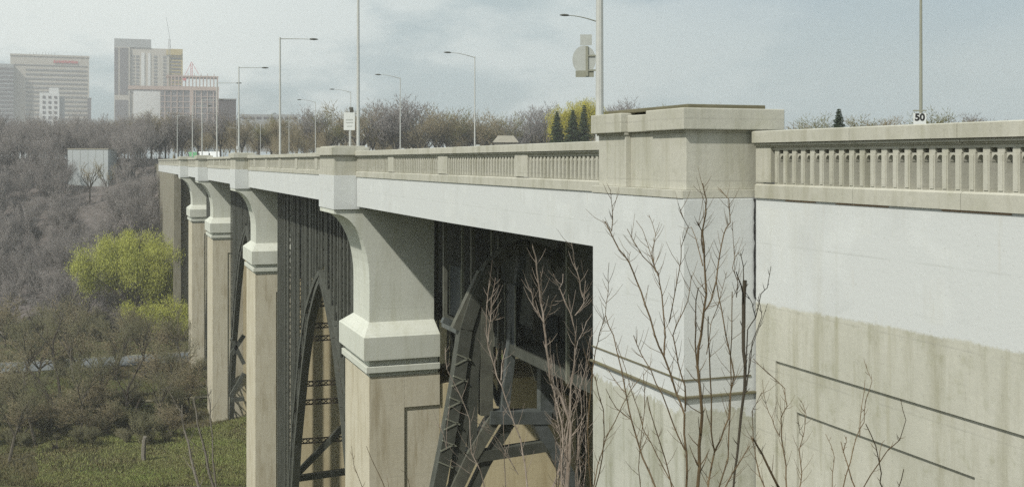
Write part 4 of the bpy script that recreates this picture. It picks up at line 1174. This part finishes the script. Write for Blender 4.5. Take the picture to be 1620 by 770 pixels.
# ------------------------------------------------------------------ foreground saplings
def rt(u, d):
    p = P(u, 0, d); return (p.x, p.y, hgt(p.x, p.y) - .1)
B = [
 ([(957,350),(966,368),(980,395),(995,415),(1007,445),(1020,480),(1036,530),(1051,564),(1070,620),(1083,655),(1086,717),(1086,775)], .014, .007),
 ([(966,300),(969,330),(967,366)], .006, .003), ([(998,398),(996,415)], .005, .003),
 ([(992,362),(1017,405),(1041,432),(1047,465),(1052,530),(1051,562)], .011, .004),
 ([(1027,340),(1037,371),(1031,399),(1038,430)], .006, .003), ([(1006,349),(1023,380),(1033,415),(1041,436)], .006, .003),
 ([(1072,321),(1089,359),(1078,390),(1075,427),(1064,483),(1058,510)], .007, .003),
 ([(1094,435),(1089,475),(1072,510),(1064,530),(1073,574),(1084,610),(1084,650)], .010, .004),
 ([(1112,290),(1117,315),(1117,337),(1111,365),(1114,415),(1117,465),(1114,490),(1109,530),(1103,577),(1108,624),(1111,655),(1106,705),(1103,775)], .022, .006),
 ([(1094,359),(1105,393),(1112,420)], .008, .004), ([(1102,350),(1110,365),(1112,400)], .008, .004), ([(1105,455),(1101,500),(1100,540),(1103,575)], .010, .006),
 ([(1139,299),(1153,315),(1155,352),(1145,371),(1137,415),(1133,443),(1125,475),(1114,492)], .011, .005),
 ([(1133,443),(1142,490),(1148,530),(1161,592),(1155,624),(1153,661),(1140,695),(1130,714),(1123,748),(1120,775)], .013, .007),
 ([(1159,352),(1161,396),(1159,424),(1167,446),(1165,470)], .006, .003),
 ([(1158,461),(1158,530),(1157,600),(1155,655),(1152,723),(1145,748),(1136,775)], .010, .006),
 ([(1120,500),(1120,530),(1123,592),(1125,680),(1130,714)], .010, .006),
 ([(1186,705),(1172,728),(1161,745),(1145,775)], .010, .006),
 ([(1002,530),(1015,560),(1030,586),(1048,624),(1064,667),(1083,711)], .009, .005),
 ([(1024,627),(1036,673),(1052,726),(1064,775)], .009, .005),
 ([(1150,430),(1140,470),(1125,510),(1118,560)], .006, .003),
]
traced('bare_shrub', 'tall many stemmed bare shrub in front of the white pillar', 'bare shrub', 9.0, B, M['stem'], 'bare shrubs in front of the bridge', .55, 21, rt(1100, 9.0), 3, .24, n=6, rmin=.0022, part='stem', rs_=.66)
Bl = [
 ([(964,415),(962,460),(958,499),(951,520),(946,540),(940,570),(936,600),(930,680),(935,775)], .009, .003),
 ([(958,499),(971,530),(983,583),(992,633),(999,664),(1017,723),(1039,775)], .013, .006),
 ([(942,595),(955,648),(953,723),(941,775)], .009, .005), ([(958,614),(975,645),(999,664)], .006, .004), ([(963,586),(978,608),(989,620)], .007, .004),
 ([(1010,600),(985,640),(960,690),(945,735),(938,775)], .008, .005), ([(1018,590),(1020,620),(1016,680),(1010,740),(1014,775)], .006, .004),
 ([(974,540),(1000,620),(1018,680),(1040,720),(1066,770)], .008, .004),
]
traced('bare_shrub', 'thin bare shrub at the left edge of the white pillar', 'bare shrub', 9.6, Bl, M['stem'], 'bare shrubs in front of the bridge', .5, 22, rt(965, 9.6), 3, .24, n=6, rmin=.0022, part='stem', rs_=.66)
Vn = [([(1178,443),(1177,480),(1176,530),(1179,577),(1178,614),(1173,655),(1167,717),(1160,775)], .013, .03),
      ([(1220,421),(1214,455),(1204,465),(1195,502),(1183,521),(1179,590)], .009, .004), ([(1179,462),(1190,480),(1195,502)], .006, .004), ([(1200,470),(1205,500),(1190,540),(1180,610)], .008, .004),
      ([(1165,430),(1172,450),(1176,480)], .012, .007), ([(1171,400),(1176,445)], .008, .005), ([(1214,480),(1200,520),(1186,560),(1181,620)], .006, .003)]
traced('bare_shrub', 'thick dark stem climbing up the joint beside the pillar', 'bare shrub', 13.5, Vn, M['vine'], 'bare shrubs in front of the bridge', .5, 23, rt(1160, 13.5), 2, .12, n=7, rmin=.004, part='stem', rs_=.9)
Cc = [([(1192,567),(1211,586),(1242,614),(1245,642),(1236,661),(1236,692),(1244,736),(1244,775)], .010, .004),
      ([(1191,692),(1205,717),(1228,764),(1235,780)], .018, .010), ([(1188,690),(1196,725),(1212,775)], .010, .006),
      ([(1206,600),(1212,640),(1222,662),(1234,690)], .006, .003), ([(1205,620),(1190,650),(1192,700)], .006, .003),
      ([(1267,633),(1275,655),(1272,686),(1264,711),(1269,748),(1264,775)], .009, .003), ([(1262,668),(1265,685),(1271,690)], .004, .003)]
traced('bare_shrub', 'bare shrub right of the pillar joint in front of stained concrete', 'bare shrub', 9.2, Cc, M['stem'], 'bare shrubs in front of the bridge', .5, 24, rt(1245, 9.2), 3, .2, n=6, rmin=.0022, part='stem', rs_=.66)
Dd = [([(1367,571),(1380,602),(1369,633),(1367,667),(1355,692),(1345,730),(1333,775)], .008, .003),
      ([(1425,630),(1433,664),(1423,695),(1405,711),(1392,730),(1364,775)], .008, .003), ([(1370,670),(1386,705),(1394,748),(1398,775)], .008, .005),
      ([(1306,686),(1320,723),(1317,775)], .006, .003), ([(1330,698),(1342,736),(1355,775)], .010, .005), ([(1339,690),(1337,705),(1334,715)], .005, .003),
      ([(1430,742),(1420,775)], .007, .005), ([(1369,600),(1364,640),(1360,690)], .006, .003), ([(1396,700),(1392,730)], .005, .003)]
traced('bare_shrub', 'sparse bare shrub in front of the panel grooves of the wall', 'bare shrub', 8.6, Dd, M['stem'], 'bare shrubs in front of the bridge', .5, 25, rt(1365, 8.6), 2, .08, n=6, rmin=.0025, part='stem', rs_=.66)
Aa = [([(843,390),(849,427),(856,479),(860,513),(864,550),(871,601),(886,624),(903,670),(897,775)], .030, .010),
      ([(840,456),(843,484),(860,510)], .010, .005), ([(880,467),(871,490),(861,511)], .009, .005), ([(855,430),(857,480),(862,530)], .012, .007),
      ([(876,433),(886,456),(903,496),(911,530),(909,550),(903,607),(897,693),(894,775)], .015, .007), ([(891,433),(885,457)], .008, .005),
      ([(904,384),(909,416),(917,444),(922,470)], .010, .006), ([(926,444),(924,479),(909,499)], .008, .005), ([(929,507),(914,539),(908,575)], .008, .005),
      ([(870,600),(882,640),(890,700),(888,775)], .014, .009)]
traced('bare_shrub', 'pinkish bare shrub crossing the dark steel of the near arch', 'bare shrub', 13, Aa, M['stem_pale'], 'bare shrubs in front of the bridge', .7, 26, rt(895, 13), 3, .35, n=6, rmin=.003, part='stem', rs_=.66)
Ab = [([(774,444),(770,490),(773,550),(783,584),(794,610),(806,647),(823,693),(831,736),(834,775)], .015, .007),
      ([(784,439),(777,473),(776,507),(773,540)], .009, .005), ([(789,496),(774,510)], .008, .005), ([(800,550),(793,601)], .010, .006),
      ([(704,550),(707,584),(729,627),(743,664),(746,716),(760,744),(766,775)], .010, .006), ([(751,664),(780,690),(797,719),(800,775)], .009, .005),
      ([(796,650),(800,721)], .007, .005), ([(763,661),(791,699),(820,750)], .008, .005), ([(697,673),(706,710),(712,640)], .006, .004), ([(715,728),(745,750)], .006, .004)]
traced('bare_shrub', 'pale bare shrub between the near pier and the arch crown', 'bare shrub', 13.5, Ab, M['stem_pale'], 'bare shrubs in front of the bridge', .7, 27, rt(805, 13.5), 3, .35, n=6, rmin=.003, part='stem', rs_=.66)
rgx = random.Random(31); Ac = []
for k in range(14):
    u = rgx.uniform(868, 935); v = rgx.uniform(520, 640); pts = []; ub = 895 + rgx.uniform(-22, 30); n = 7
    for j in range(n): f = j / (n - 1); pts.append((u + (ub - u) * f + rgx.uniform(-3, 3), v + (775 - v) * f))
    Ac.append((pts, rgx.uniform(.009, .015), .004))
traced('bare_shrub', 'thicket of upright bare stems at the foot of the near arch', 'bare shrub', 13.8, Ac, M['stem_pale'], 'bare shrubs in front of the bridge', 1.0, 28, rt(905, 13.8), 2, .3, n=5, rmin=.003, part='stem', rs_=.66)
Ae = [([(556,705),(560,735),(575,775)], .006, .003), ([(580,705),(600,750),(610,775)], .008, .004), ([(640,745),(648,775)], .006, .003), ([(612,752),(616,775)], .006, .003)]
traced('bare_shrub', 'few low twigs in front of the nearest full pier', 'bare shrub', 12, Ae, M['stem'], 'bare shrubs in front of the bridge', .3, 29, rt(600, 12), 1, .1, n=5, rmin=.003, part='stem', rs_=.66)

vt, _ = bare_tree(91, M['bark_mid'], M['twig_brown'], 'bare crooked tree standing at the edge of the valley road', 'bare trees on the valley floor', (0, 0, 0), wmin=.04, H=9, depth=4, n0=6, spread=.6, up=.2, trunk_h=.12, lean=(-.3, 0))
first = True
for k, (u, v, d, sc, ang, lb) in enumerate(((20, 640, 150, .9, .3, 'bare crooked tree at the left edge below the road'), (150, 660, 150, .75, 1.2, 'low bare tree left of the twisted pale one'),
      (60, 590, 178, .9, 2.2, 'bare tree just below the road near the left edge'), (120, 600, 180, .8, 4.2, 'second bare tree below the road, right of the slim pale tree'), (260, 620, 165, .8, 5.1, 'bare thorny tree beside the trail, left of the third pier'),
      (300, 640, 158, .7, .9, 'small bare tree close to the foot of the third pier'), (180, 560, 185, .7, 3.3, 'bare tree in front of the middle of the road'), (245, 560, 190, .8, 2.0, 'bare tree in front of the road near the willow bush'),
      (30, 690, 135, .6, 3.9, 'knee high tangle of bare boughs at lower left corner'), (95, 700, 138, .6, 1.9, 'bare bush behind the fallen limb'), (175, 690, 140, .5, .2, 'bare bush left of the broken trunk'), (270, 690, 140, .5, 4.4, 'bare bush right of the broken trunk'),
      (10, 540, 205, 1.0, 1, 'bare tree beyond the road at the left edge'), (100, 530, 212, .9, 2, 'bare tree beyond the road left of the willow'), (205, 540, 211, .7, 3, 'bare tree beyond the road under the big willow'))):
    p = P(u, 0, d); q_ = vt if first else copy_tree(vt); first = False
    q_.location = (p.x, p.y, hgt(p.x, p.y) - .2); q_.scale = (sc * 1.5, sc * 1.5, sc * 1.45); q_.rotation_euler = (0, 0, ang); q_['label'] = lb

st_, _ = bare_tree(123, M['bark_mid'], M['scrub'], 'slender bare tree with a bent trunk at the left edge near the fallen limb', 'bare trees on the valley floor', (0, 0, 0), wmin=.03, H=11, depth=4, n0=4, spread=.34, up=.7, trunk_h=.32, lean=(.25, 0))
first = True
for k, (u, v, d, sc, ang, lb) in enumerate(((12, 0, 128, .9, .4, ''), (58, 0, 134, 1.0, 2.9, 'slender bare tree behind the fallen limb'), (128, 0, 142, .9, 1.4, 'slender bare tree between the dark arched trunk and the forked tree'),
      (160, 0, 152, 1.0, 4.9, 'slender bare tree just left of the forked tree'), (248, 0, 146, .8, .9, 'slender bare tree just right of the pale broken trunk'), (285, 0, 160, .9, 3.7, 'slender bare tree left of the third pier foot'),
      (35, 0, 165, 1.1, 5.6, 'slender bare tree crossing the road at the left'), (118, 0, 172, 1.1, 2.2, 'slender bare tree crossing the road right of the slim pale tree'), (180, 0, 176, 1.0, .1, 'slender bare tree crossing the middle of the road'),
      (232, 0, 180, 1.1, 4.1, 'slender bare tree crossing the road below the big willow'), (290, 0, 186, .9, 2.6, 'slender bare tree at the right end of the visible road'), (70, 0, 192, 1.0, 1.1, 'slender bare tree at the near kerb of the road'))):
    p = P(u, 0, d); q_ = st_ if first else copy_tree(st_); first = False
    q_.location = (p.x, p.y, hgt(p.x, p.y) - .2); q_.scale = (sc, sc, sc); q_.rotation_euler = (0, 0, ang)
    if lb: q_['label'] = lb

# ------------------------------------------------------------------ haze
hm = bpy.data.materials.new('air'); hm.use_nodes = True; hn = hm.node_tree
for n in list(hn.nodes): hn.nodes.remove(n)
ho = N(hn, 'ShaderNodeOutputMaterial'); hv = N(hn, 'ShaderNodeVolumePrincipled')
hv.inputs['Color'].default_value = (.95, .97, .99, 1); hv.inputs['Density'].default_value = .00038; hv.inputs['Anisotropy'].default_value = .2
hn.links.new(hv.outputs[0], ho.inputs['Volume'])
q = MB(); q.box(-910, 1510, -310, 1710, -42, 175); hz = q.build('haze', hm); tag(hz, 'thin pale haze in the air', None, None, 'stuff')
